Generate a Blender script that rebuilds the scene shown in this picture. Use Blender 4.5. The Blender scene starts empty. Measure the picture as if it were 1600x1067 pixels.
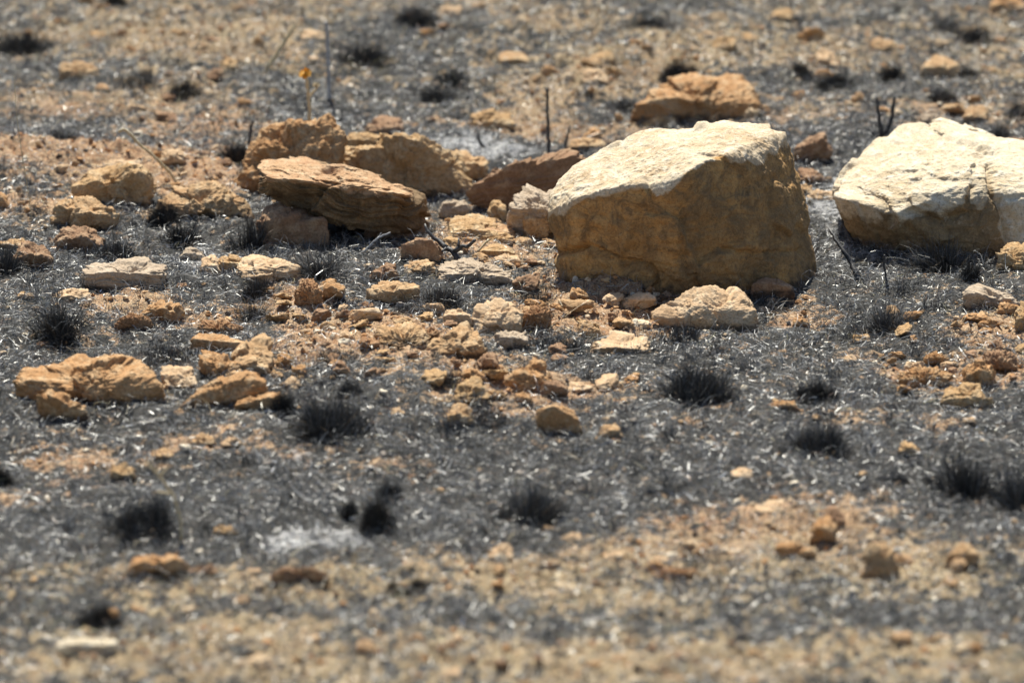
import bpy, bmesh, math, random
import numpy as np
from mathutils import Vector
random.seed(7)
RNG = np.random.default_rng(11)
R = math.radians
S = bpy.context.scene
COL = S.collection

# ------------------------------------------------------------------ camera
H, PITCH, HFOV = 2.07, R(15.0), R(14.0)
FPX = 800 / math.tan(HFOV / 2)
cp, sp = math.cos(PITCH), math.sin(PITCH)

def ray(u, v):                      # direction of a photo pixel, y component 1
    a = (u - 800) / FPX; b = (533.5 - v) / FPX
    d = np.array([a, cp + b * sp, -sp + b * cp])
    return d / d[1]

def project(x, y, z):
    dy = y; dz = z - H
    depth = dy * cp - dz * sp
    up = dy * sp + dz * cp
    return 800 + FPX * x / depth, 533.5 - FPX * up / depth

def at_y(u, v, y):
    d = ray(u, v); return np.array([d[0] * y, y, H + d[2] * y])

# ------------------------------------------------------------------ noise
_perm = RNG.permutation(4096)
_grad = RNG.normal(size=(4096, 3)); _grad /= np.linalg.norm(_grad, axis=1)[:, None]
def noise3(p):
    p = np.asarray(p, float); i = np.floor(p).astype(np.int64); f = p - i
    w = f * f * f * (f * (f * 6 - 15) + 10)
    out = np.zeros(len(p))
    for cx in (0, 1):
        for cy in (0, 1):
            for cz in (0, 1):
                h = _perm[(_perm[(_perm[(i[:, 0] + cx) & 4095] + i[:, 1] + cy) & 4095] + i[:, 2] + cz) & 4095]
                g = _grad[h]
                d = g[:, 0] * (f[:, 0] - cx) + g[:, 1] * (f[:, 1] - cy) + g[:, 2] * (f[:, 2] - cz)
                ww = (w[:, 0] if cx else 1 - w[:, 0]) * (w[:, 1] if cy else 1 - w[:, 1]) * (w[:, 2] if cz else 1 - w[:, 2])
                out += ww * d
    return out * 1.6
def fbm(p, octs=4, gain=.5, lac=2.03):
    p = np.asarray(p, float); a, s = 1., 0
    for k in range(octs):
        s = s + a * noise3(p + 17.3 * k); p = p * lac; a *= gain
    return s
def billow(p, octs=3, gain=.5):
    p = np.asarray(p, float); a, s = 1., 0
    for k in range(octs):
        s = s + a * (np.abs(noise3(p + 9.1 * k)) * 2 - .5); p = p * 2.07; a *= gain
    return s
def sstep(a, b, x):
    t = np.clip((x - a) / (b - a), 0, 1); return t * t * (3 - 2 * t)

# ------------------------------------------------------------------ burn / soil / ash maps (real colour patches of the ground)
SOIL = [  # u, v, ru, rv, weight
 (150, 268, 240, 34, .9), (60, 330, 120, 22, .6), (300, 285, 90, 22, .6), (470, 480, 70, 32, .8), (220, 485, 90, 30, .8),
 (340, 505, 60, 18, .6), (100, 538, 70, 14, .4), (470, 560, 60, 40, .8), (620, 550, 110, 45, .8), (560, 540, 70, 30, .6), (760, 600, 110, 45, .6),
 (850, 500, 60, 28, .7), (960, 475, 125, 46, 1.1), (1040, 490, 60, 28, .9), (1250, 470, 60, 30, .5), (1260, 500, 60, 16, .4),
 (1545, 505, 75, 26, 1.0), (1560, 570, 60, 34, .9), (1440, 585, 80, 26, .9), (760, 380, 110, 50, .9), (860, 610, 120, 22, .5),
 (330, 690, 140, 16, .5), (90, 700, 110, 18, .35), (620, 715, 130, 12, .35), (930, 740, 160, 14, .2), (1420, 710, 130, 14, .45), (1300, 665, 90, 12, .25),
 (1240, 800, 330, 34, .6), (1030, 860, 300, 50, .55), (1330, 870, 200, 36, .5), (960, 945, 280, 30, .5), (400, 900, 300, 26, .5), (150, 880, 160, 26, .45),
 (700, 890, 260, 34, .6), (300, 980, 400, 50, .55), (1300, 1050, 500, 40, .75), (600, 1050, 600, 50, .7), (1560, 900, 120, 40, .4),
 (780, 185, 100, 30, .8), (880, 130, 150, 40, .7), (1110, 85, 160, 40, .8), (1330, 90, 110, 36, .8), (330, 80, 230, 36, .8), (620, 130, 90, 30, .4),
 (100, 60, 160, 30, .5), (210, 150, 160, 36, .6), (330, 190, 160, 34, .5), (60, 180, 130, 34, .5), (850, 50, 140, 30, .5), (540, 20, 150, 24, .4), (1560, 95, 90, 60, .6),
 (1250, 170, 120, 26, .45), (1500, 175, 120, 26, .6), (960, 200, 90, 20, .5), (1020, 130, 90, 30, .4), (1300, 20, 160, 24, .35), (250, 50, 330, 50, .4),
 (1170, 700, 160, 14, .3), (1500, 660, 60, 12, .3), (480, 700, 70, 10, .3), (1350, 545, 70, 26, .3),
]
BURN = [(150, 130, 110, 30, .5), (600, 90, 110, 40, .7), (1050, 40, 90, 28, .5), (1310, 130, 140, 24, .8), (80, 215, 110, 26, .6), (30, 70, 80, 40, .5),
 (1290, 250, 110, 60, .6), (700, 220, 200, 22, .8), (1000, 165, 90, 20, .5), (680, 145, 100, 30, .6), (480, 170, 100, 26, .6), (1450, 140, 120, 26, .4), (1400, 30, 100, 30, .4),
 (250, 810, 300, 44, .5), (700, 800, 300, 44, .5), (1540, 770, 130, 60, .8), (1300, 720, 300, 30, .4), (650, 940, 220, 24, .45), (300, 935, 380, 40, .25), (1150, 1000, 350, 30, .22), (1300, 970, 300, 34, .45), (60, 940, 120, 30, .3)]
ASH = [(500, 820, 75, 17, 3.0), (330, 422, 62, 24, 1.3), (760, 218, 90, 16, 1.6), (490, 490, 90, 20, .45), (1290, 300, 60, 40, .75), (300, 390, 40, 20, .5), (1310, 340, 60, 50, .6),
 (620, 95, 60, 20, .5), (545, 430, 40, 25, .4), (470, 705, 60, 12, .5), (690, 600, 50, 16, .6), (1320, 400, 90, 26, .45), (150, 490, 40, 14, .35), (640, 60, 60, 26, .4), (30, 10, 80, 14, .6), (470, 680, 30, 8, .4),
 (380, 215, 60, 14, .5), (930, 200, 60, 14, .3), (1240, 60, 60, 16, .3)]
def blobs(u, v, L):
    s = 0
    for (a, b, ru, rv, w) in L:
        s = s + w * np.exp(-(((u - a) / ru) ** 2 + ((v - b) / rv) ** 2) * 1.2)
    return s
_vk = [-900, 0, 120, 220, 260, 330, 420, 500, 620, 700, 800, 860, 930, 1067, 2000]
_sk = [.30, .19, .22, .20, .18, .10, .07, .10, .08, .10, .11, .17, .22, .30, .30]
def masks(x, y):
    u, v = project(x, y, np.zeros_like(x))
    P = np.stack([x, y, np.zeros_like(x)], 1)
    n = fbm(P * 7, 4); n2 = fbm(P * 2.4 + 31, 3); n3 = noise3(P * 55 + 5) + .6 * noise3(P * 120 + 9)
    s = np.interp(v, _vk, _sk) + blobs(u, v, SOIL) - blobs(u, v, BURN)
    far = sstep(230, 120, v) + sstep(820, 930, v)
    n5 = fbm(P * 26 + 61, 3)
    s = s * (.86 - .12 * far) + (.22 + .22 * far) * n + (.12 + .1 * far) * n2 + (.32 + .34 * far) * n5 + (.26 + .30 * far) * n3
    a = blobs(u, v, ASH) * (.75 + .9 * fbm(P * 30 + 8, 3)) * 1.05 + .2 * n - .15 * n2 + .2 * n3
    return np.clip(s, 0, 1), np.clip(a, 0, 1)

# ------------------------------------------------------------------ terrain
def axis(lo, hi, step, outer, grow=1.22):
    a = list(np.arange(lo, hi + 1e-6, step)); s = step
    left, right = [], []
    p = lo; q = hi
    while p > -outer or q < outer:
        s *= grow
        p -= s; q += s; left.append(p); right.append(q)
    return np.array(left[::-1] + a + right)
GX = axis(-1.75, 1.75, .0055, 260)
GY = axis(5.2, 12.6, .0085, 260)
X, Y = np.meshgrid(GX, GY)
fx, fy = X.ravel(), Y.ravel()
ins = (np.abs(fx) < 4) & (fy > 3) & (fy < 17)
P0 = np.stack([fx, fy, np.zeros_like(fx)], 1)
Z = np.zeros(len(fx)); SO = np.full(len(fx), .4); AS = np.zeros(len(fx))
Z += .05 * fbm(P0 * .5, 3)
pi = P0[ins]
so, as_ = masks(pi[:, 0], pi[:, 1])
near = sstep(4, 2, np.abs(pi[:, 0])) 
hz = .012 * fbm(pi * 3.1, 3) + .010 * fbm(pi * 13, 3) + .0026 * fbm(pi * 60, 2)
pu, pv = project(pi[:, 0], pi[:, 1], np.zeros(len(pi)))
MOUND = [(110, 262, 190, 22, .030), (300, 285, 90, 20, .018), (970, 470, 110, 30, .022), (630, 530, 100, 30, .018), (340, 515, 60, 16, .012), (1560, 560, 60, 30, .012), (470, 470, 60, 20, .015), (1260, 250, 60, 30, .01), (980, 455, 120, 9, .022), (1220, 462, 60, 9, .015), (1450, 396, 110, 8, .014)]
for (a, b, ru, rv, w_) in MOUND: hz += w_ * np.exp(-(((pu - a) / ru) ** 2 + ((pv - b) / rv) ** 2) * 1.3) * (1 + .5 * fbm(pi * 22, 2))
hz += (sstep(800, 900, pv) + sstep(220, 120, pv)) * .006 * billow(pi * 30 + 4, 3, .6)
hz += so * (.0075 * billow(pi * 34, 4, .6) + .0016 * fbm(pi * 170, 1) + .003)
BL = np.full(len(fx), .8); BL[ins] = np.clip(sstep(760, 900, pv) + .8 * sstep(240, 100, pv) + .35 * fbm(pi * 5 + 3, 3), 0, 1)
Z[ins] += hz * near; SO[ins] = so; AS[ins] = as_
Z = Z - np.interp(8.1, [0, 1], [0, 0])
# level the patch in view so that it stays near z = 0
def lerp_grid(A, x, y):
    A = A.reshape(X.shape)
    i = np.clip(np.searchsorted(GX, x) - 1, 0, len(GX) - 2); j = np.clip(np.searchsorted(GY, y) - 1, 0, len(GY) - 2)
    a = (x - GX[i]) / (GX[i + 1] - GX[i]); b = (y - GY[j]) / (GY[j + 1] - GY[j])
    return (A[j, i] * (1 - a) * (1 - b) + A[j, i + 1] * a * (1 - b) + A[j + 1, i] * (1 - a) * b + A[j + 1, i + 1] * a * b)
def gz(x, y): return lerp_grid(Z, np.atleast_1d(np.asarray(x, float)), np.atleast_1d(np.asarray(y, float)))
def gz1(x, y): return float(gz(x, y)[0])
def ground_at(u, v):
    d = ray(u, v); z = 0.
    for _ in range(12):
        y = (H - z) / -d[2]; z = .5 * z + .5 * gz1(d[0] * y, y)
    return d[0] * y, y

# ------------------------------------------------------------------ mesh helpers
def raw_mesh(name, V, F, nper, attrs=None, smooth=False):
    me = bpy.data.meshes.new(name)
    V = np.ascontiguousarray(V, np.float32); F = np.ascontiguousarray(F, np.int32)
    me.vertices.add(len(V)); me.vertices.foreach_set('co', V.ravel())
    me.loops.add(F.size); me.loops.foreach_set('vertex_index', F.ravel())
    nf = F.size // nper
    me.polygons.add(nf); me.polygons.foreach_set('loop_start', np.arange(0, F.size, nper, dtype=np.int32))
    me.polygons.foreach_set('loop_total', np.full(nf, nper, np.int32))
    me.polygons.foreach_set('use_smooth', np.full(nf, smooth, bool))
    me.update(calc_edges=True)
    for k, A in (attrs or {}).items():
        if A.ndim == 2:
            at = me.color_attributes.new(k, 'FLOAT_COLOR', 'POINT')
            c = np.ones((len(V), 4), np.float32); c[:, :3] = A; at.data.foreach_set('color', c.ravel())
        else:
            at = me.attributes.new(k, 'FLOAT', 'POINT'); at.data.foreach_set('value', A.astype(np.float32))
    me.validate(clean_customdata=False)
    return me
def link(name, me, mat, parent=None, loc=(0, 0, 0)):
    o = bpy.data.objects.new(name, me); COL.objects.link(o); o.location = loc
    if mat and me and not me.materials: me.materials.append(mat)
    if parent: o.parent = parent
    return o
def tag(o, label=None, cat=None, group=None, kind=None):
    if label: o['label'] = label
    if cat: o['category'] = cat
    if group: o['group'] = group
    if kind: o['kind'] = kind
    return o

# ------------------------------------------------------------------ materials
class NT:
    def __init__(s, name):
        s.m = bpy.data.materials.new(name); s.m.use_nodes = True
        s.t = s.m.node_tree; s.t.nodes.clear()
        s.out = s.n('ShaderNodeOutputMaterial'); s.b = s.n('ShaderNodeBsdfPrincipled')
        s.l(s.b.outputs[0], s.out.inputs[0])
    def n(s, k, **kw):
        x = s.t.nodes.new(k)
        for a, b in kw.items(): setattr(x, a, b)
        return x
    def l(s, a, b): s.t.links.new(a, b)
    def noise(s, vec, scale, detail=4, rough=.55, dist=0):
        x = s.n('ShaderNodeTexNoise'); x.inputs['Scale'].default_value = scale; x.inputs['Detail'].default_value = detail
        x.inputs['Roughness'].default_value = rough; x.inputs['Distortion'].default_value = dist
        s.l(vec, x.inputs['Vector']); return x.outputs['Fac']
    def ramp(s, fac, pts, mode='LINEAR'):
        x = s.n('ShaderNodeValToRGB'); e = x.color_ramp; e.interpolation = mode
        while len(e.elements) < len(pts): e.elements.new(.5)
        for q, (p, c) in zip(e.elements, pts):
            q.position = p; q.color = (c, c, c, 1) if not isinstance(c, tuple) else (*c, 1)
        s.l(fac, x.inputs[0]); return x.outputs[0]
    def mix(s, fac, a, b, mode='MIX'):
        x = s.n('ShaderNodeMix', data_type='RGBA', blend_type=mode)
        for sock, val in ((x.inputs[0], fac), (x.inputs[6], a), (x.inputs[7], b)):
            if isinstance(val, (int, float)): sock.default_value = val
            elif isinstance(val, tuple): sock.default_value = (*val, 1)
            else: s.l(val, sock)
        return x.outputs[2]
    def math(s, op, a, b=0., c=None):
        x = s.n('ShaderNodeMath', operation=op)
        for sock, val in zip(x.inputs, (a, b, c)):
            if val is None: continue
            if isinstance(val, (int, float)): sock.default_value = val
            else: s.l(val, sock)
        return x.outputs[0]
    def attr(s, name, out='Fac'):
        return s.n('ShaderNodeAttribute', attribute_name=name).outputs[out]
    def bump(s, h, strength=.5, dist=.002, prev=None):
        x = s.n('ShaderNodeBump'); x.inputs['Strength'].default_value = strength; x.inputs['Distance'].default_value = dist
        s.l(h, x.inputs['Height'])
        if prev: s.l(prev, x.inputs['Normal'])
        return x.outputs[0]

def rock_material(name, a, b, c, dark=.35, rough=.93, patina=None):
    """a, b, c: three mineral colours mixed by noise; patina: weathered crust colour driven by the 'crust' attribute"""
    t = NT(name); co = t.n('ShaderNodeTexCoord').outputs['Object']
    n1 = t.noise(co, 9, 5, .6, .4); n2 = t.noise(co, 38, 6, .65, .3); n3 = t.noise(co, 210, 5, .7); n4 = t.noise(co, 700, 2, .6)
    col = t.mix(t.ramp(n1, [(.36, 0.), (.62, 1.)]), a, b)
    col = t.mix(t.ramp(n2, [(.47, 0.), (.66, 1.)]), col, c)
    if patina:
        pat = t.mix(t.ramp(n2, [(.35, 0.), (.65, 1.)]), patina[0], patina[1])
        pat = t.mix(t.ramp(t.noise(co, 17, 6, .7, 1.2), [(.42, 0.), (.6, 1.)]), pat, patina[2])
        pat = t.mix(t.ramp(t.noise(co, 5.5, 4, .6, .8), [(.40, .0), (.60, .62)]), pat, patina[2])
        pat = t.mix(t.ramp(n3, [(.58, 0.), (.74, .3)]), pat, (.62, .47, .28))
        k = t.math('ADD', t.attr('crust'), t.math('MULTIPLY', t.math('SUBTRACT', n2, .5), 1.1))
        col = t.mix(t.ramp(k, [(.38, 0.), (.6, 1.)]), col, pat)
    col = t.mix(t.ramp(n3, [(.36, dark), (.52, 0.), (.7, 0.)]), col, (.07, .04, .02))
    vo = t.n('ShaderNodeTexVoronoi'); vo.inputs['Scale'].default_value = 95; t.l(co, vo.inputs['Vector'])
    pit = t.math('MULTIPLY', t.ramp(vo.outputs[0], [(.08, 1.), (.2, 0.)]), t.ramp(n2, [(.45, 0.), (.6, 1.)]))
    col = t.mix(t.math('MULTIPLY', pit, .5), col, (.045, .03, .02))
    v2 = t.n('ShaderNodeTexVoronoi', feature='DISTANCE_TO_EDGE'); v2.inputs['Scale'].default_value = 11
    wv = t.n('ShaderNodeVectorMath', operation='ADD'); nz = t.n('ShaderNodeTexNoise'); nz.inputs['Scale'].default_value = 16; nz.inputs['Detail'].default_value = 6
    sc_ = t.n('ShaderNodeVectorMath', operation='SCALE'); sc_.inputs['Scale'].default_value = .16
    t.l(co, nz.inputs['Vector']); t.l(nz.outputs['Color'], sc_.inputs[0]); t.l(co, wv.inputs[0]); t.l(sc_.outputs[0], wv.inputs[1]); t.l(wv.outputs[0], v2.inputs['Vector'])
    crack = t.math('MULTIPLY', t.ramp(v2.outputs[0], [(.006, 1.), (.03, 0.)]), t.ramp(n1, [(.50, 0.), (.62, 1.)]))
    col = t.mix(t.math('MULTIPLY', crack, .32), col, (.10, .065, .035))
    col = t.mix(t.ramp(n4, [(.25, .25), (.75, 0.)]), col, (.1, .06, .03))
    col = t.mix(t.ramp(n4, [(.6, 0.), (.85, .3)]), col, (.8, .7, .52))
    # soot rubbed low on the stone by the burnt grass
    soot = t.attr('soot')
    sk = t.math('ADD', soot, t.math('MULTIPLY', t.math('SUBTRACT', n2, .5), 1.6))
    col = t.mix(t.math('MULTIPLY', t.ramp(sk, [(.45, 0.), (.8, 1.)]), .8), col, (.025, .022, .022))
    t.l(col, t.b.inputs['Base Color']); t.b.inputs['Roughness'].default_value = rough
    t.b.inputs['Specular IOR Level'].default_value = .25
    nn = t.bump(n2, .45, .006); nn = t.bump(n3, .6, .0022, nn); nn = t.bump(n4, .5, .0007, nn); nn = t.bump(pit, .5, -.002, nn); nn = t.bump(crack, .35, -.004, nn)
    t.l(nn, t.b.inputs['Normal'])
    return t.m
MAT = {}
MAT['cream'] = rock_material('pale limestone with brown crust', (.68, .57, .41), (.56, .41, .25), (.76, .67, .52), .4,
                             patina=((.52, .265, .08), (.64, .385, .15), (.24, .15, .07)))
MAT['white'] = rock_material('pale cream limestone', (.70, .60, .44), (.58, .46, .30), (.78, .71, .57), .35,
                             patina=((.30, .20, .10), (.38, .26, .13), (.22, .15, .08)))
MAT['tan'] = rock_material('tan sandstone', (.44, .26, .125), (.54, .35, .185), (.62, .46, .28), .55)
MAT['orange'] = rock_material('orange sandstone', (.42, .215, .085), (.52, .30, .14), (.61, .43, .25), .6)
MAT['yellow'] = rock_material('yellow ochre stone', (.44, .26, .115), (.54, .355, .18), (.62, .47, .29), .55)
MAT['pale'] = rock_material('pale buff stone', (.55, .36, .205), (.62, .435, .265), (.68, .53, .36), .35)
MAT['brown'] = rock_material('reddish brown stone', (.27, .15, .085), (.35, .21, .12), (.46, .31, .19), .45)
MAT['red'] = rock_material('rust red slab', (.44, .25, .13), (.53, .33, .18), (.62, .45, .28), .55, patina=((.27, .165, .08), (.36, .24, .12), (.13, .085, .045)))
MAT['grey'] = rock_material('grey buff stone', (.43, .33, .235), (.50, .395, .285), (.56, .46, .35), .4)
MAT['clod'] = rock_material('dry orange soil', (.34, .17, .08), (.42, .235, .115), (.50, .32, .18), .6)

# ground
t = NT('burnt ground'); co = t.n('ShaderNodeTexCoord').outputs['Object']
so_, as2 = t.attr('soil'), t.attr('ash')
n1 = t.noise(co, 14, 5, .6, .3); n2 = t.noise(co, 70, 5, .7); n3 = t.noise(co, 330, 4, .7)
char = t.mix(t.ramp(n3, [(.4, 0.), (.75, 1.)]), (.008, .008, .008), (.11, .11, .107))
char = t.mix(t.ramp(n2, [(.45, 0.), (.75, .6)]), char, (.10, .085, .07))
soil = t.mix(t.ramp(n1, [(.35, 0.), (.65, 1.)]), (.34, .175, .085), (.47, .285, .155))
soil = t.mix(t.ramp(n2, [(.42, 0.), (.68, 1.)]), soil, (.57, .43, .28))
soil = t.mix(t.math('MULTIPLY', t.attr('bleach'), .75), soil, t.mix(t.ramp(n2, [(.4, 0.), (.65, 1.)]), (.34, .26, .145), (.58, .49, .31)))
soil = t.mix(t.ramp(n3, [(.38, .9), (.56, 0.)]), soil, (.09, .055, .035))
k = t.math('ADD', so_, t.math('MULTIPLY', t.math('SUBTRACT', n2, .5), .9))
k = t.math('ADD', k, t.math('MULTIPLY', t.math('SUBTRACT', n3, .5), 1.1))
col = t.mix(t.ramp(k, [(.34, 0.), (.50, 1.)]), char, soil)
ka = t.math('ADD', as2, t.math('MULTIPLY', t.math('SUBTRACT', n2, .5), 1.0))
ashc = t.mix(t.ramp(n3, [(.35, 0.), (.7, 1.)]), (.22, .22, .225), (.62, .61, .60))
col = t.mix(t.ramp(ka, [(.42, 0.), (.8, .85)]), col, ashc)
t.l(col, t.b.inputs['Base Color']); t.b.inputs['Roughness'].default_value = .9; t.b.inputs['Specular IOR Level'].default_value = .25
nn = t.bump(n2, .7, .006); nn = t.bump(n3, .8, .002, nn); t.l(nn, t.b.inputs['Normal'])
MAT['ground'] = t.m

def blade_material(name, rough, spec):
    t = NT(name); c = t.attr('tint', 'Color')
    t.l(c, t.b.inputs['Base Color']); t.b.inputs['Roughness'].default_value = rough; t.b.inputs['Specular IOR Level'].default_value = spec
    return t.m
MAT['blade'] = blade_material('charred grass', .36, .75)
MAT['tuft'] = blade_material('sooty grass', .5, .35)
MAT['crumb'] = blade_material('soil crumbs', .95, .15)
t = NT('charred wood'); co = t.n('ShaderNodeTexCoord').outputs['Object']
n = t.noise(co, 180, 4, .7); t.l(t.ramp(n, [(.4, (.014, .013, .014)), (.7, (.075, .07, .07))]), t.b.inputs['Base Color'])
t.b.inputs['Roughness'].default_value = .55; t.l(t.bump(n, .8, .0015), t.b.inputs['Normal']); MAT['char'] = t.m
t = NT('dry straw'); co = t.n('ShaderNodeTexCoord').outputs['Object']
n = t.noise(co, 120, 3); t.l(t.ramp(n, [(.35, (.40, .30, .16)), (.7, (.62, .52, .34))]), t.b.inputs['Base Color']); t.b.inputs['Roughness'].default_value = .7; MAT['straw'] = t.m
t = NT('grey ash wood'); co = t.n('ShaderNodeTexCoord').outputs['Object']
n = t.noise(co, 160, 3); t.l(t.ramp(n, [(.35, (.12, .12, .13)), (.65, (.5, .5, .5))]), t.b.inputs['Base Color']); t.b.inputs['Roughness'].default_value = .8; MAT['ashwood'] = t.m
t = NT('dried petals'); co = t.n('ShaderNodeTexCoord').outputs['Object']
n = t.noise(co, 300, 3); t.l(t.ramp(n, [(.35, (.55, .24, .03)), (.65, (.85, .5, .06))]), t.b.inputs['Base Color']); t.b.inputs['Roughness'].default_value = .7; MAT['petal'] = t.m

# ------------------------------------------------------------------ the ground sheet
ny, nx = X.shape
idx = np.arange(nx * ny).reshape(ny, nx)
F = np.stack([idx[:-1, :-1], idx[:-1, 1:], idx[1:, 1:], idx[1:, :-1]], -1).reshape(-1, 4)
g = link('ground', raw_mesh('ground', np.stack([fx, fy, Z], 1), F, 4, {'soil': SO, 'ash': AS, 'bleach': BL}, True), MAT['ground'])
tag(g, kind='structure')

# ------------------------------------------------------------------ rocks
_ico = {}
def ico(n):
    if n not in _ico:
        bm = bmesh.new(); bmesh.ops.create_icosphere(bm, subdivisions=n, radius=1)
        v = np.array([x.co[:] for x in bm.verts]); v /= np.linalg.norm(v, axis=1)[:, None]
        f = np.array([[q.index for q in p.verts] for p in bm.faces]); bm.free(); _ico[n] = (v, f)
    return _ico[n]
def hull_planes(pts):
    bm = bmesh.new()
    for p in pts: bm.verts.new(p)
    bm.verts.ensure_lookup_table()
    bmesh.ops.convex_hull(bm, input=bm.verts[:])
    bm.normal_update()
    c = np.mean(pts, 0); out = []
    for f in bm.faces:
        n = np.array(f.normal[:]); ln = np.linalg.norm(n)
        if ln < .5 or f.calc_area() < 1e-8: continue
        d = float(np.dot(n, np.array(f.verts[0].co[:])))
        if d - n @ c < 0: n, d = -n, -d
        out.append((n, d))
    bm.free()
    return out
FOOT = []      # footprints: centre x, y, half sizes (keeps the grass mat off the stones)
STYLE = dict(  # fbm amp, ridged amp, strata amp, crumb amp, softness p, chips
    block=(.04, .045, .014, .012, 90, 9), smooth=(.045, .025, .010, .007, 26, 6), rough=(.075, .085, .020, .026, 60, 8), big=(.016, .016, .008, .004, 110, 0),
    slab=(.035, .04, .065, .010, 80, 5), clod=(.12, .09, .0, .12, 9, 2), flake=(.03, .025, .035, .006, 60, 6))
CELL = dict(big=.32, block=1.25, smooth=.6, rough=1.35, slab=.9, clod=1.0, flake=.9)
def make_rock(name, label, hulls, mat, style, px, cat='rock', seed=0, group=None, strata=(0.1, .15, 1), crust=None, bumps=(), lod=None, soot=.8, grooves=()):
    rg = np.random.default_rng(seed + 1000)
    hulls = [np.array(h) for h in hulls]
    allp = np.concatenate(hulls); lo, hi = allp.min(0), allp.max(0)
    c = hulls[0].mean(0); ext = (hi - lo) / 2; size = float((ext[0] * ext[1] * ext[2]) ** (1 / 3))
    n = lod or (8 if px > 240 else 7 if px > 75 else 6 if px > 26 else 5)
    sv, sf = ico(n)
    d = sv * ext; d = d / np.linalg.norm(d, axis=1)[:, None]
    a1, a2, a3, a4, pw, chips = STYLE[style]
    rr = None
    for h in hulls:
        pl = hull_planes(np.concatenate([h, c[None]]))
        q = [(nn, dd - nn @ c) for nn, dd in pl]
        if h is hulls[0]:
            for _ in range(chips):            # broken-off corners
                nn = rg.normal(size=3) * (1, 1, .9); nn /= np.linalg.norm(nn)
                if nn[2] < -.2: nn[2] *= -1
                sup = max((h - c) @ nn); q.append((nn, sup * rg.uniform(.82, .93)))
        acc = np.zeros(len(d))
        for nn, dd in q:
            dd = max(dd, .02 * size); acc += np.maximum(0, d @ nn / dd) ** pw
        r_ = acc ** (-1 / pw)
        rr = r_ if rr is None else np.maximum(rr, r_)
    p = d * rr[:, None]
    off = rg.uniform(-50, 50, 3); q = p / size + off
    disp = a1 * fbm(q * 1.3, 3) + a2 * (.35 - np.abs(fbm(q * 3.1 + 7, 4, .55))) + .25 * a1 * fbm(q * 9, 3)
    if a3:
        s = np.array(strata, float); s /= np.linalg.norm(s)
        w = p / size + .12 * np.stack([fbm(q * 1.5 + 3, 2)] * 3, 1)
        h_ = w @ s
        lay = noise3(np.stack([h_ * 7 + off[0], q[:, 0] * .5, q[:, 1] * .5], 1)) + .6 * noise3(np.stack([h_ * 17, q[:, 0] * .9, q[:, 1] * .9], 1))
        disp = disp + a3 * np.tanh(2.6 * lay) * 1.1
    if a4: disp = disp + a4 * billow(q * 5.5 + 3, 4, .6) - .4 * a4 * sstep(.25, .55, noise3(q * 8))
    amp5 = CELL[style]; M = 34
    sd_ = rg.normal(size=(M, 3)); sd_ /= np.linalg.norm(sd_, axis=1)[:, None]; sd_ = sd_ * ext / size * 1.02
    gq = p / size + .10 * np.stack([fbm(q * 4 + k_, 2) for k_ in (0, 11, 23)], 1)
    acc_w = np.zeros(len(p)); acc_d = np.zeros(len(p))
    D = np.stack([np.linalg.norm(gq - s_, axis=1) for s_ in sd_], 1); D -= D.min(1)[:, None]
    W_ = np.exp(-D * 75); W_ /= W_.sum(1)[:, None]
    hh_ = rg.normal(0, .045, M); gg_ = rg.normal(0, .20, (M, 3))
    for k_ in range(M): acc_d += W_[:, k_] * (hh_[k_] + (gq - sd_[k_]) @ gg_[k_])
    disp = disp + amp5 * np.clip(acc_d, -.14, .12)
    fine = .0016 * fbm(p * 95 + off, 3) + .0007 * fbm(p * 320 + off, 2)
    disp = disp * size + fine * min(1., size / .05)
    p = p + d * disp[:, None]
    for (bx, by, bz, br, amp) in bumps:
        dd = np.linalg.norm(p + c - np.array([bx, by, bz]), axis=1)
        p = p + d * (amp * np.exp(-(dd / br) ** 2))[:, None]
    for (path, width, depth, ylim) in grooves:      # cracks in the front face, traced on the stone
        w = p + c; uu, vv_ = project(w[:, 0], w[:, 1], w[:, 2]); q2 = np.stack([uu, vv_], 1) + np.stack([fbm(w * 60, 2), fbm(w * 60 + 9, 2)], 1) * 3
        best = np.full(len(w), 1e9)
        for (a_, b_) in zip(path[:-1], path[1:]):
            a_ = np.array(a_, float); ab = np.array(b_, float) - a_; tt = np.clip(((q2 - a_) @ ab) / (ab @ ab), 0, 1)
            best = np.minimum(best, np.linalg.norm(q2 - a_ - tt[:, None] * ab, axis=1))
        p = p - d * (depth * np.exp(-(best / width) ** 2) * (w[:, 1] < ylim))[:, None]
    w = p + c
    bx_, by_ = (lo[0] + hi[0]) / 2, (lo[1] + hi[1]) / 2
    gzv = gz1(bx_, by_)
    org = np.array([bx_, by_, gzv])
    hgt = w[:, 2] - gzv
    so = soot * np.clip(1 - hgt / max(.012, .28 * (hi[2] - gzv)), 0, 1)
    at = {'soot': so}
    if crust: at['crust'] = crust(w)
    o = link(name, raw_mesh(name, w - org, sf, 3, at, True), MAT[mat], loc=tuple(org))
    tag(o, label, cat, group)
    FOOT.append((bx_, by_, ext[0], ext[1]))
    return o

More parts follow.
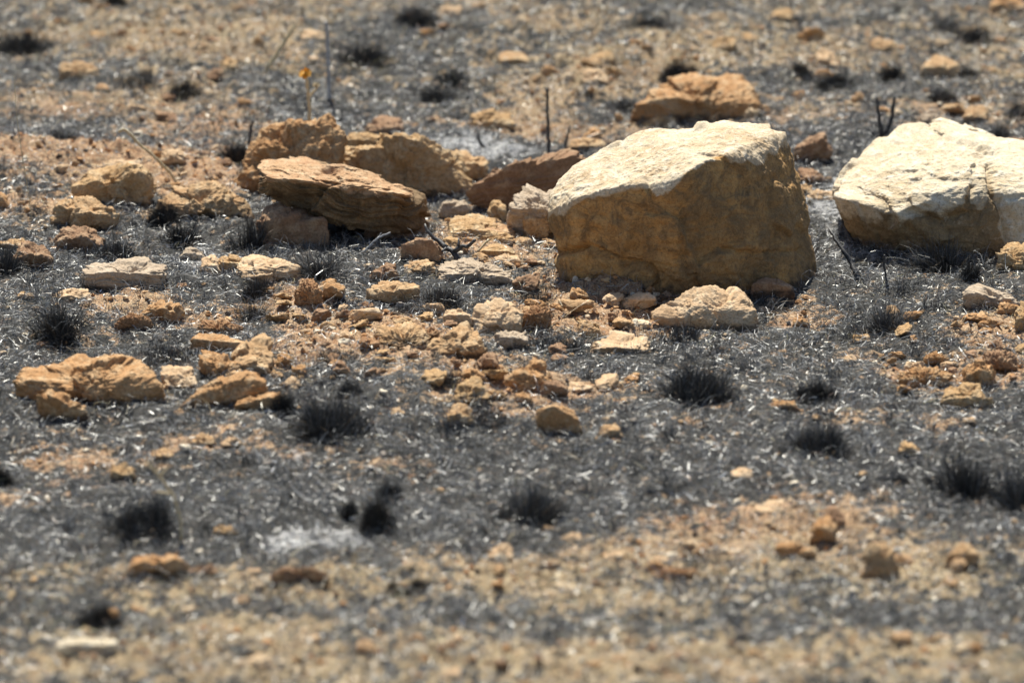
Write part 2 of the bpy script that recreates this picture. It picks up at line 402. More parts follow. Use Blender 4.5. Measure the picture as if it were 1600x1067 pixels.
def profile(top, ridge, bot, slope=4, lean=.05, maxd=.6, back=.5, y0=None):
    """hull points from the three edges seen: back top edge, front top edge, foot; returns points in metres"""
    bu, bv = max(bot, key=lambda q: q[1]); yf = ground_at(bu, bv)[1] if y0 is None else y0
    ym = yf
    pts = []; rx = sorted(ridge)
    zr = []
    for (u, v) in rx:
        zf = at_y(u, v, yf)[2]; y = yf + lean * max(0, zf); pt = at_y(u, v, y); pts.append(pt); zr.append((u, pt[2], y))
    us = [z[0] for z in zr]
    ts = math.tan(R(slope)); ymax = yf
    for (u, v) in top:
        z0 = np.interp(u, us, [z[1] for z in zr]); y0_ = np.interp(u, us, [z[2] for z in zr])
        d = ray(u, v)
        y = (H - z0 + ts * y0_) / (ts - d[2]) if ts - d[2] > .02 else y0_ + maxd
        y = min(max(y, y0_ + .004), y0_ + maxd); pt = at_y(u, v, y); pts.append(pt)
        low = pt.copy(); low[1] += .01; low[2] = gz1(pt[0], pt[1]) - .03
        if pt[2] > low[2]: pts.append(low)
        ymax = max(ymax, y)
    for (u, v) in bot:
        pt = at_y(u, v, yf + .004); pts.append(pt); q = pt.copy(); q[2] -= .03; q[1] += .01; pts.append(q)
        q2 = q.copy(); q2[1] = max(yf + back * (ymax - yf), yf + .02); pts.append(q2)
    return np.array(pts)

def auto_rock(name, label, box, rf, mat, style, seed, slope=6, skew=0., cat='stone', group=None, pts=3, lean=.25, soot=.5, y0=None):
    u0, v0, u1, v1 = box; w, h = u1 - u0, v1 - v0
    rg = random.Random(seed * 31 + 5)
    peak = .5 + .4 * skew
    top = []
    for k in range(4):
        f = .12 + .76 * (k + rg.uniform(-.2, .2)) / 3; hh = 1 - abs(f - peak) ** 1.5 * 1.2 * rg.uniform(.5, 1.2)
        top.append((u0 + f * w, v1 - h * (1 - (1 - hh) * (1 - 0)) if False else v0 + h * (1 - max(.35, min(1, hh))) * .8))
    top.append((u0 + peak * w, v0))
    ridge = [(u0 + w * .01, v0 + h * (rf + (1 - rf) * rg.uniform(.35, .6)))]
    for k in range(pts):
        f = (k + .7 + rg.uniform(-.2, .2)) / (pts + .4)
        ridge.append((u0 + f * w, v0 + h * min(.95, rf * rg.uniform(.8, 1.25))))
    ridge.append((u1 - w * .01, v0 + h * (rf + (1 - rf) * rg.uniform(.25, .6))))
    bot = [(u0 + w * rg.uniform(.04, .15), v1 - h * rg.uniform(.05, .2)), (u0 + w * rg.uniform(.35, .65), v1), (u1 - w * rg.uniform(.04, .16), v1 - h * rg.uniform(.02, .15))]
    H_ = profile(top, ridge, bot, slope=slope, lean=lean, maxd=max(.06, w * .00125 * 1.1), y0=y0)
    return make_rock(name, label, [H_], mat, style, w * .64, cat, seed, group, soot=soot)

# --- the big boulder
top = [(872, 295), (898, 266), (921, 248), (959, 233), (991, 208), (1043, 197), (1116, 194), (1160, 197), (1195, 192), (1229, 203)]
ridge = [(856, 335), (889, 314), (930, 296), (985, 282), (1030, 286), (1068, 268), (1100, 250), (1140, 240), (1185, 245), (1215, 230), (1231, 212)]
def bould(u, v, dy): return at_y(u, v, YB + dy)
YB = ground_at(1060, 458)[1]
hb = []
for (u, v, dy) in [(855, 335, .14), (857, 315, .17), (868, 290, .20), (892, 260, .23), (917, 242, .26), (950, 226, .27), (980, 205, .29), (1003, 194, .31), (1043, 193, .31), (1116, 199, .27), (1160, 199, .27), (1196, 191, .29), (1237, 200, .27),
                   (889, 318, .08), (930, 300, .05), (985, 287, .02), (1035, 292, -.015), (1066, 276, -.02), (1090, 254, .01), (1128, 241, .06), (1185, 246, .12), (1224, 222, .22),
                   (1241, 270, .25), (1250, 324, .24), (1262, 370, .22), (1278, 425, .20), (1274, 452, .16), (1255, 464, .10),
                   (868, 372, .14), (890, 410, .12), (904, 438, .09), (925, 450, .06), (1026, 450, .015), (1070, 457, -.005), (1120, 458, .03), (1174, 458, .06),
                   (1274, 452, .34), (912, 430, .36), (1240, 440, .40)]:
    hb.append(bould(u, v, dy))
hb = np.array(hb); sunk = hb[-14:].copy(); sunk[:, 2] -= .05
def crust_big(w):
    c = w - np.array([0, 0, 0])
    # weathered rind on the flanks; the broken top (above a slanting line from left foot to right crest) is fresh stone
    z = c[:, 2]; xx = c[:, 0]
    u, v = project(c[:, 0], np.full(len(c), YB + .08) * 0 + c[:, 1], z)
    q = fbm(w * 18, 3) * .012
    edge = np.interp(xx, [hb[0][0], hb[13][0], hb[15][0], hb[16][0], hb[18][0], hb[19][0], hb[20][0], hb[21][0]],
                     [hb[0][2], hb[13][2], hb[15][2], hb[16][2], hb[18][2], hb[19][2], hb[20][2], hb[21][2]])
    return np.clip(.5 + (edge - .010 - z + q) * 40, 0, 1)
b1 = make_rock('boulder', 'largest boulder, pale broken top over a rusty brown shaded face', [np.concatenate([hb, sunk])], 'cream', 'big', 270, 'boulder', 3, crust=crust_big, strata=(.15, -.1, 1), soot=.75,
    grooves=[([(868, 396), (892, 392), (915, 385), (940, 394), (970, 408), (1005, 412), (1028, 428), (1024, 450)], 5, .016, YB + .2), ([(1078, 290), (1066, 330), (1064, 380), (1072, 430)], 5, .008, YB + .1),
             ([(1200, 300), (1215, 350), (1205, 400)], 6, .006, YB + .2), ([(1130, 392), (1180, 398), (1250, 392)], 5, .008, YB + .3), ([(1000, 300), (1010, 330)], 6, .01, YB + .1), ([(905, 320), (915, 360), (912, 390)], 7, .009, YB + .2)])

# --- right boulder
YR = ground_at(1440, 398)[1]
def rp(L, Y0): return np.array([at_y(u, v, Y0 + dy) for (u, v, dy) in L])
hr = rp([(1304, 292, .12), (1316, 267, .18), (1347, 243, .25), (1374, 216, .31), (1411, 192, .37), (1450, 190, .36), (1530, 224, .27), (1576, 238, .22), (1640, 225, .26), (1690, 240, .26),
         (1307, 306, .07), (1335, 316, .03), (1370, 324, .0), (1401, 336, -.03), (1430, 322, -.02), (1470, 300, .0), (1512, 282, .03), (1546, 268, .07), (1600, 300, -.01), (1660, 320, .02),
         (1325, 335, .09), (1350, 362, .08), (1400, 380, .07), (1460, 394, .07), (1546, 400, -.03), (1600, 400, -.02), (1690, 390, .06), (1720, 330, .2)], YR)
lowr = hr[-8:].copy(); lowr[:, 2] -= .04; lowb = lowr.copy(); lowb[:, 1] += .3
hr2 = rp([(1480, 190, .41), (1505, 193, .43), (1536, 200, .42), (1554, 214, .38), (1558, 236, .34), (1505, 219, .34), (1470, 203, .36), (1550, 260, .44)], YR)
def crust_r(w):
    xs = [1304, 1401, 1512, 1546, 1580]; P = rp([(1304, 300, .1), (1401, 336, 0), (1512, 288, .04), (1546, 272, .07), (1580, 420, .0)], YR)
    edge = np.interp(w[:, 0], P[:, 0], P[:, 2])
    return np.clip(.34 + (edge - w[:, 2] + fbm(w * 20, 3) * .03) * 9, 0, .7)
b2 = make_rock('boulder', 'cream boulder with a raised back lip, cut by the right edge', [np.concatenate([hr, lowr, lowb])], 'white', 'big', 250, 'boulder', 12, crust=crust_r, strata=(.1, .3, 1), soot=.6,
    grooves=[([(1450, 196), (1478, 213), (1520, 228), (1560, 240)], 4, .016, 99), ([(1546, 262), (1552, 300), (1572, 340), (1580, 400)], 6, .016, 99), ([(1420, 330), (1470, 345), (1512, 330), (1520, 290)], 6, .014, 99), ([(1340, 300), (1380, 316), (1395, 345)], 6, .012, 99)])

lip = make_rock('raised_block', None, [rp([(1456, 192, .40), (1475, 188, .42), (1499, 193, .43), (1534, 201, .42), (1550, 212, .40), (1455, 204, .31), (1480, 212, .29), (1512, 221, .28), (1553, 226, .30),
   (1456, 222, .32), (1500, 234, .30), (1554, 244, .31), (1456, 230, .42), (1554, 244, .42)], YR)], 'white', 'block', 130, None, 77, crust=lambda w: np.zeros(len(w)), soot=0)
lip.parent = b2; lip.location = lip.location - b2.location; FOOT.pop()
# --- the propped slab and the pile round it
ys = ground_at(560, 385)[1]
hs = rp([(393, 266, .10), (408, 255, .16), (456, 256, .20), (466, 240, .26), (486, 247, .26), (547, 269, .24), (623, 287, .18), (645, 298, .14), (657, 316, .12),
         (394, 278, .05), (458, 281, .01), (500, 286, .0), (547, 294, .0), (600, 301, .0), (642, 305, .03),
         (396, 286, .07), (430, 305, .06), (440, 318, .06), (497, 343, .05), (547, 352, .03), (600, 358, .03), (626, 361, .04), (663, 350, .12), (640, 350, .2), (470, 320, .25)], ys + .02)
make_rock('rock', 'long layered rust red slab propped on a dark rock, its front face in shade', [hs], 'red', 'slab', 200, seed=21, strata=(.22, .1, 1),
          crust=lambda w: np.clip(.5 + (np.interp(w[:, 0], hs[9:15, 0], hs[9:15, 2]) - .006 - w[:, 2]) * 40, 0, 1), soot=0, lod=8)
def prof_rock(name, label, top, ridge, bot, mat, style, seed, slope=5, lean=.05, cat='rock', y0=None, maxd=.3, **kw):
    us = [q[0] for q in top + ridge + bot]
    return make_rock(name, label, [profile(top, ridge, bot, slope, lean, maxd=maxd, y0=y0)], mat, style, (max(us) - min(us)) * .64, cat, seed, **kw)
prof_rock('rock', 'dark brown rock carrying the left end of the propped slab', [(408, 322), (440, 318), (500, 330)], [(403, 338), (436, 336), (470, 340), (507, 345)], [(404, 378), (430, 394), (470, 396), (508, 388)], 'brown', 'block', 22, y0=ys + .0)
prof_rock('rock', 'dark rock wedged under the right end of the propped slab', [(600, 350), (655, 325)], [(560, 362), (610, 366), (662, 345)], [(560, 385), (620, 388), (664, 380)], 'brown', 'rough', 23, y0=ys + .09)
prof_rock('rock', 'knobbly tan rock behind the left end of the propped slab', [(372, 262), (396, 222), (425, 190), (446, 172), (478, 163), (508, 177), (540, 188)],
          [(371, 285), (400, 255), (434, 222), (462, 204), (500, 206), (541, 202)], [(372, 300), (400, 308), (480, 312), (527, 300), (532, 255)], 'orange', 'rough', 24, slope=30, lean=.35, y0=ground_at(430, 306)[1])
prof_rock('rock', 'broad yellow rock with a dark right half behind the propped slab', [(528, 224), (548, 217), (622, 216), (634, 210), (664, 213), (690, 232), (716, 245)],
          [(526, 236), (560, 226), (624, 226), (664, 220), (700, 244), (726, 282)], [(528, 275), (580, 305), (655, 312), (712, 300), (730, 290)], 'yellow', 'rough', 25, slope=6, lean=.12, y0=ground_at(655, 309)[1])
prof_rock('stone', 'pale tan stone leaning behind the broad yellow rock', [(700, 238), (722, 232), (745, 240), (760, 254)], [(700, 252), (730, 262), (760, 264)], [(715, 285), (745, 284), (760, 275)], 'tan', 'rough', 26, slope=10, y0=ground_at(740, 284)[1], cat='stone')
prof_rock('stone', 'thin pale stone peeking over the top of the broad yellow rock', [(538, 212), (560, 205), (598, 209)], [(537, 218), (600, 218)], [(540, 232), (600, 232)], 'yellow', 'rough', 27, y0=ground_at(655, 309)[1] + .35, cat='stone')
prof_rock('stone', 'brown humped stone beyond the pile, above the broad yellow rock', [(580, 192), (600, 178), (615, 179), (630, 194)], [(570, 204), (600, 200), (632, 202)], [(572, 214), (630, 214)], 'brown', 'rough', 28, y0=ground_at(600, 214)[1], cat='stone')
prof_rock('rock', 'dark red plank shaped rock tilted up to the right beside the largest boulder', [(724, 289), (752, 275), (779, 263), (824, 248), (858, 244), (874, 236), (898, 231), (915, 249)],
          [(723, 294), (752, 281), (779, 269), (824, 255), (858, 250), (898, 244), (915, 255)], [(728, 305), (738, 312), (773, 313), (814, 302), (845, 294), (880, 294), (905, 280)], 'brown', 'slab', 29, slope=12, lean=.1, y0=ground_at(780, 332)[1] + .02, strata=(-.25, .1, 1), soot=.2)
prof_rock('rock', 'grey buff ledge stone touching the left side of the largest boulder', [(800, 306), (824, 292), (866, 298), (880, 302)], [(798, 318), (825, 326), (855, 333), (880, 336)], [(800, 324), (825, 334), (858, 341), (880, 345)], 'grey', 'slab', 30, slope=12, y0=ground_at(850, 372)[1] - .03, soot=0)
prof_rock('stone', 'shaded tan block under the grey buff ledge stone', [(818, 328), (858, 330)], [(816, 338), (856, 342)], [(820, 366), (830, 377), (858, 378)], 'yellow', 'rough', 31, y0=ground_at(850, 377)[1], cat='stone')
# pale flakes between the pile and the boulder
for k, (box, rf, m, st, lab) in enumerate([
    ((696, 330, 782, 376), .7, 'yellow', 'flake', 'pale yellow broken slab under the tilted red rock, largest of the flakes'),
    ((736, 349, 806, 372), .6, 'red', 'flake', 'thin reddish flake lying on the pale yellow broken slab'),
    ((762, 364, 806, 383), .55, 'yellow', 'flake', 'thin ochre flake just below the reddish flake'),
    ((795, 368, 833, 384), .6, 'tan', 'flake', 'small tan flake right of the thin ochre flake'),
    ((802, 352, 826, 368), .7, 'pale', 'flake', 'small cream flake below the grey buff ledge stone'),
    ((690, 368, 720, 388), .6, 'yellow', 'flake', 'small yellow flake left of the flake heap, behind the forked twig'),
    ((745, 382, 806, 400), .6, 'yellow', 'flake', 'low yellow flake in front of the flake heap'),
    ((770, 396, 814, 411), .7, 'pale', 'flake', 'pale chip half covered by ash in front of the flake heap'),
    ((762, 312, 794, 348), .3, 'yellow', 'block', 'upright ochre stone under the tilted dark red rock'),
    ((688, 311, 733, 345), .35, 'grey', 'rough', 'grey stone under the left end of the tilted red rock'),
    ((869, 394, 888, 423), .4, 'tan', 'rough', 'small tan stone against the left foot of the largest boulder')]):
    auto_rock('stone', lab, box, rf, m, st, 40 + k)
prof_rock('rock', 'plain reddish brown block with flat faces in front of the pile', [(630, 374), (672, 370), (688, 378)], [(624, 378), (674, 375), (690, 394)], [(624, 404), (660, 411), (692, 408)], 'brown', 'smooth', 60, lean=.05, y0=ground_at(660, 411)[1], soot=.2)

# --- rocks with traced edges in the middle ground
P = prof_rock
P('rock', 'flat pale grey topped rock lying on ash at left', [(130, 419), (160, 411), (215, 405), (240, 406), (258, 416)], [(127, 430), (165, 431), (203, 424), (235, 428), (263, 432)], [(132, 440), (180, 454), (225, 452), (264, 447)], 'grey', 'slab', 61, slope=2)
P('rock', 'big rounded tan stone behind a black tuft at left', [(250, 300), (285, 288), (330, 289), (362, 290), (385, 308)], [(244, 315), (280, 318), (330, 322), (355, 305), (400, 332)], [(248, 335), (300, 344), (350, 342), (399, 344)], 'tan', 'rough', 62, slope=14, lean=.5)
P('rock', 'wedge shaped ochre rock with a shaded underside at far left', [(120, 290), (150, 258), (200, 252), (232, 270)], [(117, 297), (160, 288), (200, 268), (222, 266), (242, 288)], [(125, 304), (165, 315), (200, 319), (240, 312)], 'yellow', 'block', 63, slope=6)
P('stone', 'pale slab edge lying just behind the wedge shaped ochre rock', [(140, 256), (165, 249), (215, 250)], [(138, 262), (225, 262)], [(140, 276), (226, 274)], 'pale', 'slab', 64, y0=ground_at(180, 290)[1] + .1, cat='stone')
P('rock', 'largest of the low rocks at left, long orange rock with a bumpy top', [(33, 580), (60, 568), (110, 560), (125, 553), (160, 558), (205, 568), (245, 572)],
  [(27, 597), (60, 596), (105, 600), (145, 614), (170, 596), (205, 590), (250, 588)], [(27, 612), (60, 612), (110, 612), (150, 620), (190, 634), (225, 622), (249, 606)], 'orange', 'rough', 65, slope=9, lean=.35)
P('rock', 'broken orange stone against the front of the long orange rock', [(60, 608), (78, 606), (100, 625), (132, 636)], [(60, 614), (85, 630), (110, 640), (134, 644)], [(66, 628), (90, 648), (115, 659), (132, 655)], 'orange', 'rough', 66, slope=14)
P('rock', 'loaf shaped orange rock leaning at the front of the left cluster', [(310, 606), (340, 592), (372, 578), (400, 576), (418, 582)], [(278, 627), (310, 617), (335, 604), (372, 592), (395, 586), (419, 592)], [(280, 637), (310, 642), (350, 634), (385, 618), (415, 604)], 'orange', 'smooth', 67, slope=10, lean=.25)
P('rock', 'angular tan rock standing at the right of the left cluster', [(400, 521), (412, 519), (423, 528)], [(362, 556), (385, 540), (405, 528), (424, 548)], [(362, 572), (390, 580), (424, 577)], 'tan', 'block', 68, slope=50, lean=1.3)
P('rock', 'smooth orange slab tucked under crumbly soil in the left cluster', [(296, 522), (320, 518), (350, 524), (384, 532)], [(293, 528), (320, 532), (350, 538), (386, 537)], [(300, 542), (335, 551), (365, 549), (384, 542)], 'orange', 'smooth', 69, slope=6)
P('stone', 'small orange rock wedged below the smooth orange slab', [(316, 548), (330, 546), (355, 562), (372, 566)], [(312, 560), (335, 572), (372, 575)], [(320, 577), (345, 590), (372, 586)], 'orange', 'rough', 70, slope=18, lean=.5, cat='stone')
P('stone', 'pale flat faced stone between the long rock and the loaf shaped rock', [(255, 572), (285, 567), (298, 572)], [(252, 585), (285, 592), (306, 597)], [(258, 598), (282, 607), (307, 604)], 'pale', 'slab', 71, slope=10, lean=.5, cat='stone')
P('stone', 'thin orange stone lying in front of the loaf shaped rock', [(372, 625), (400, 616), (437, 611)], [(365, 631), (400, 628), (438, 618)], [(368, 636), (400, 640), (432, 630)], 'orange', 'flake', 72, cat='stone')
P('rock', 'tall cream rock in the middle of the soil patch', [(750, 478), (770, 462), (795, 463), (812, 474)], [(737, 490), (765, 496), (790, 500), (814, 490)], [(742, 512), (765, 523), (790, 518), (812, 505)], 'pale', 'block', 73, slope=24, lean=.5)
P('rock', 'sloping tan rock pointing left in front of the tall cream rock', [(700, 512), (722, 499), (740, 500), (755, 528)], [(669, 545), (700, 532), (728, 512), (756, 532)], [(668, 556), (700, 559), (730, 548), (756, 536)], 'tan', 'block', 74, slope=24, lean=.7)
P('stone', 'pinkish stone behind the sloping tan rock', [(694, 486), (712, 484), (732, 486)], [(692, 494), (712, 502), (737, 494)], [(696, 500), (712, 512), (736, 500)], 'pale', 'block', 75, slope=10, cat='stone')
P('rock', 'wide crumbling tan mound left of the sloping tan rock', [(590, 508), (612, 496), (640, 498), (668, 510)], [(582, 522), (615, 520), (650, 524), (682, 528)], [(585, 538), (620, 548), (660, 548), (682, 542)], 'tan', 'clod', 76, slope=16, lean=.6)
P('rock', 'flat topped tan rock half buried in black grass above the soil patch', [(580, 447), (600, 438), (650, 440)], [(574, 458), (610, 456), (654, 452)], [(578, 470), (615, 476), (654, 464)], 'tan', 'rough', 77, slope=5)
P('rock', 'pale pitted rock lying in front of the right part of the largest boulder', [(1040, 478), (1065, 462), (1100, 448), (1140, 443), (1160, 448), (1172, 468)], [(1024, 490), (1060, 486), (1100, 482), (1140, 486), (1184, 484)],
  [(1024, 497), (1060, 504), (1100, 508), (1140, 518), (1165, 519), (1184, 505)], 'pale', 'block', 78, slope=24, lean=.5)
P('stone', 'shaded brown stone at the right foot of the largest boulder', [(1180, 437), (1205, 430), (1235, 440)], [(1172, 443), (1205, 442), (1244, 450)], [(1172, 458), (1210, 464), (1244, 460)], 'brown', 'smooth', 79, slope=8, cat='stone')
P('rock', 'round shaded tan stone with a lit left rim in the middle foreground', [(838, 632), (865, 627), (890, 636), (905, 650)], [(836, 638), (862, 634), (888, 644), (909, 662)], [(838, 655), (850, 668), (875, 680), (905, 678), (911, 668)], 'orange', 'smooth', 80, slope=14, lean=.15)
P('stone', 'pyramid shaped orange stone above the round shaded tan stone', [(825, 560), (838, 552), (850, 562)], [(808, 584), (830, 564), (850, 574), (864, 588)], [(812, 597), (840, 600), (862, 598)], 'orange', 'block', 81, slope=26, lean=.5, cat='stone')
P('stone', 'pointed ochre stone standing up left of the foreground centre', [(728, 590), (742, 581), (752, 588)], [(712, 618), (732, 600), (750, 602), (762, 610)], [(710, 628), (735, 634), (760, 628)], 'yellow', 'rough', 82, slope=34, lean=.7, cat='stone')
P('rock', 'orange layered rock beyond the largest boulder, sunlit on top', [(1010, 146), (1045, 125), (1090, 115), (1130, 122), (1165, 124), (1180, 140)], [(996, 166), (1040, 156), (1075, 160), (1110, 150), (1150, 150), (1196, 162)],
  [(995, 184), (1050, 194), (1120, 196), (1198, 188)], 'orange', 'rough', 83, slope=10, lean=.35, y0=ground_at(1100, 196)[1])
P('stone', 'tilted brown stone in the gap between the two big boulders', [(1245, 228), (1270, 212), (1290, 208), (1300, 222)], [(1240, 236), (1268, 228), (1290, 216), (1301, 228)], [(1245, 244), (1270, 256), (1298, 250)], 'brown', 'block', 84, slope=14, cat='stone')
P('stone', 'rounded pale tan stone alone in the blurred background at right', [(1442, 92), (1465, 83), (1490, 88), (1500, 100)], [(1438, 104), (1465, 104), (1500, 106)], [(1442, 116), (1465, 121), (1498, 116)], 'tan', 'smooth', 85, slope=14, lean=.4, cat='stone')
P('rock', 'flat grey slab lying in black grass at the right edge', [(1510, 450), (1535, 445), (1565, 456), (1590, 466)], [(1508, 454), (1540, 462), (1570, 470), (1598, 474)], [(1510, 460), (1545, 474), (1580, 484), (1598, 482)], 'grey', 'slab', 86, slope=2)
P('stone', 'tan stone cut by the right edge, in front of the cream boulder', [(1560, 384), (1580, 374), (1625, 376)], [(1557, 400), (1590, 396), (1630, 400)], [(1558, 412), (1590, 422), (1625, 420)], 'yellow', 'rough', 87, slope=14, lean=.5, cat='stone')
P('rock', 'orange stone with a flat shaded side in the blurred left foreground', [(205, 872), (220, 862), (265, 861), (290, 872)], [(192, 890), (222, 874), (262, 874), (293, 878)], [(194, 896), (225, 904), (265, 903), (292, 893)], 'orange', 'block', 88, slope=5)
P('stone', 'blurred upright ochre stone in the right foreground, tallest there', [(1360, 852), (1380, 842), (1398, 852)], [(1344, 868), (1365, 862), (1388, 864), (1404, 874)], [(1346, 895), (1375, 909), (1404, 898)], 'tan', 'rough', 89, slope=30, lean=.4, cat='stone')
P('stone', 'blurred pale orange stone near the right edge of the foreground', [(1485, 858), (1505, 842), (1525, 850)], [(1478, 866), (1500, 862), (1532, 868)], [(1480, 880), (1505, 885), (1532, 878)], 'tan', 'smooth', 90, slope=26, lean=.3, cat='stone')
P('stone', 'white flat stone blurred at the lower left corner', [(100, 1000), (130, 994), (175, 997)], [(85, 1008), (130, 1014), (180, 1008)], [(88, 1013), (130, 1022), (178, 1016)], 'white', 'slab', 91, slope=3, cat='stone', crust=lambda w: np.zeros(len(w)), soot=.1)

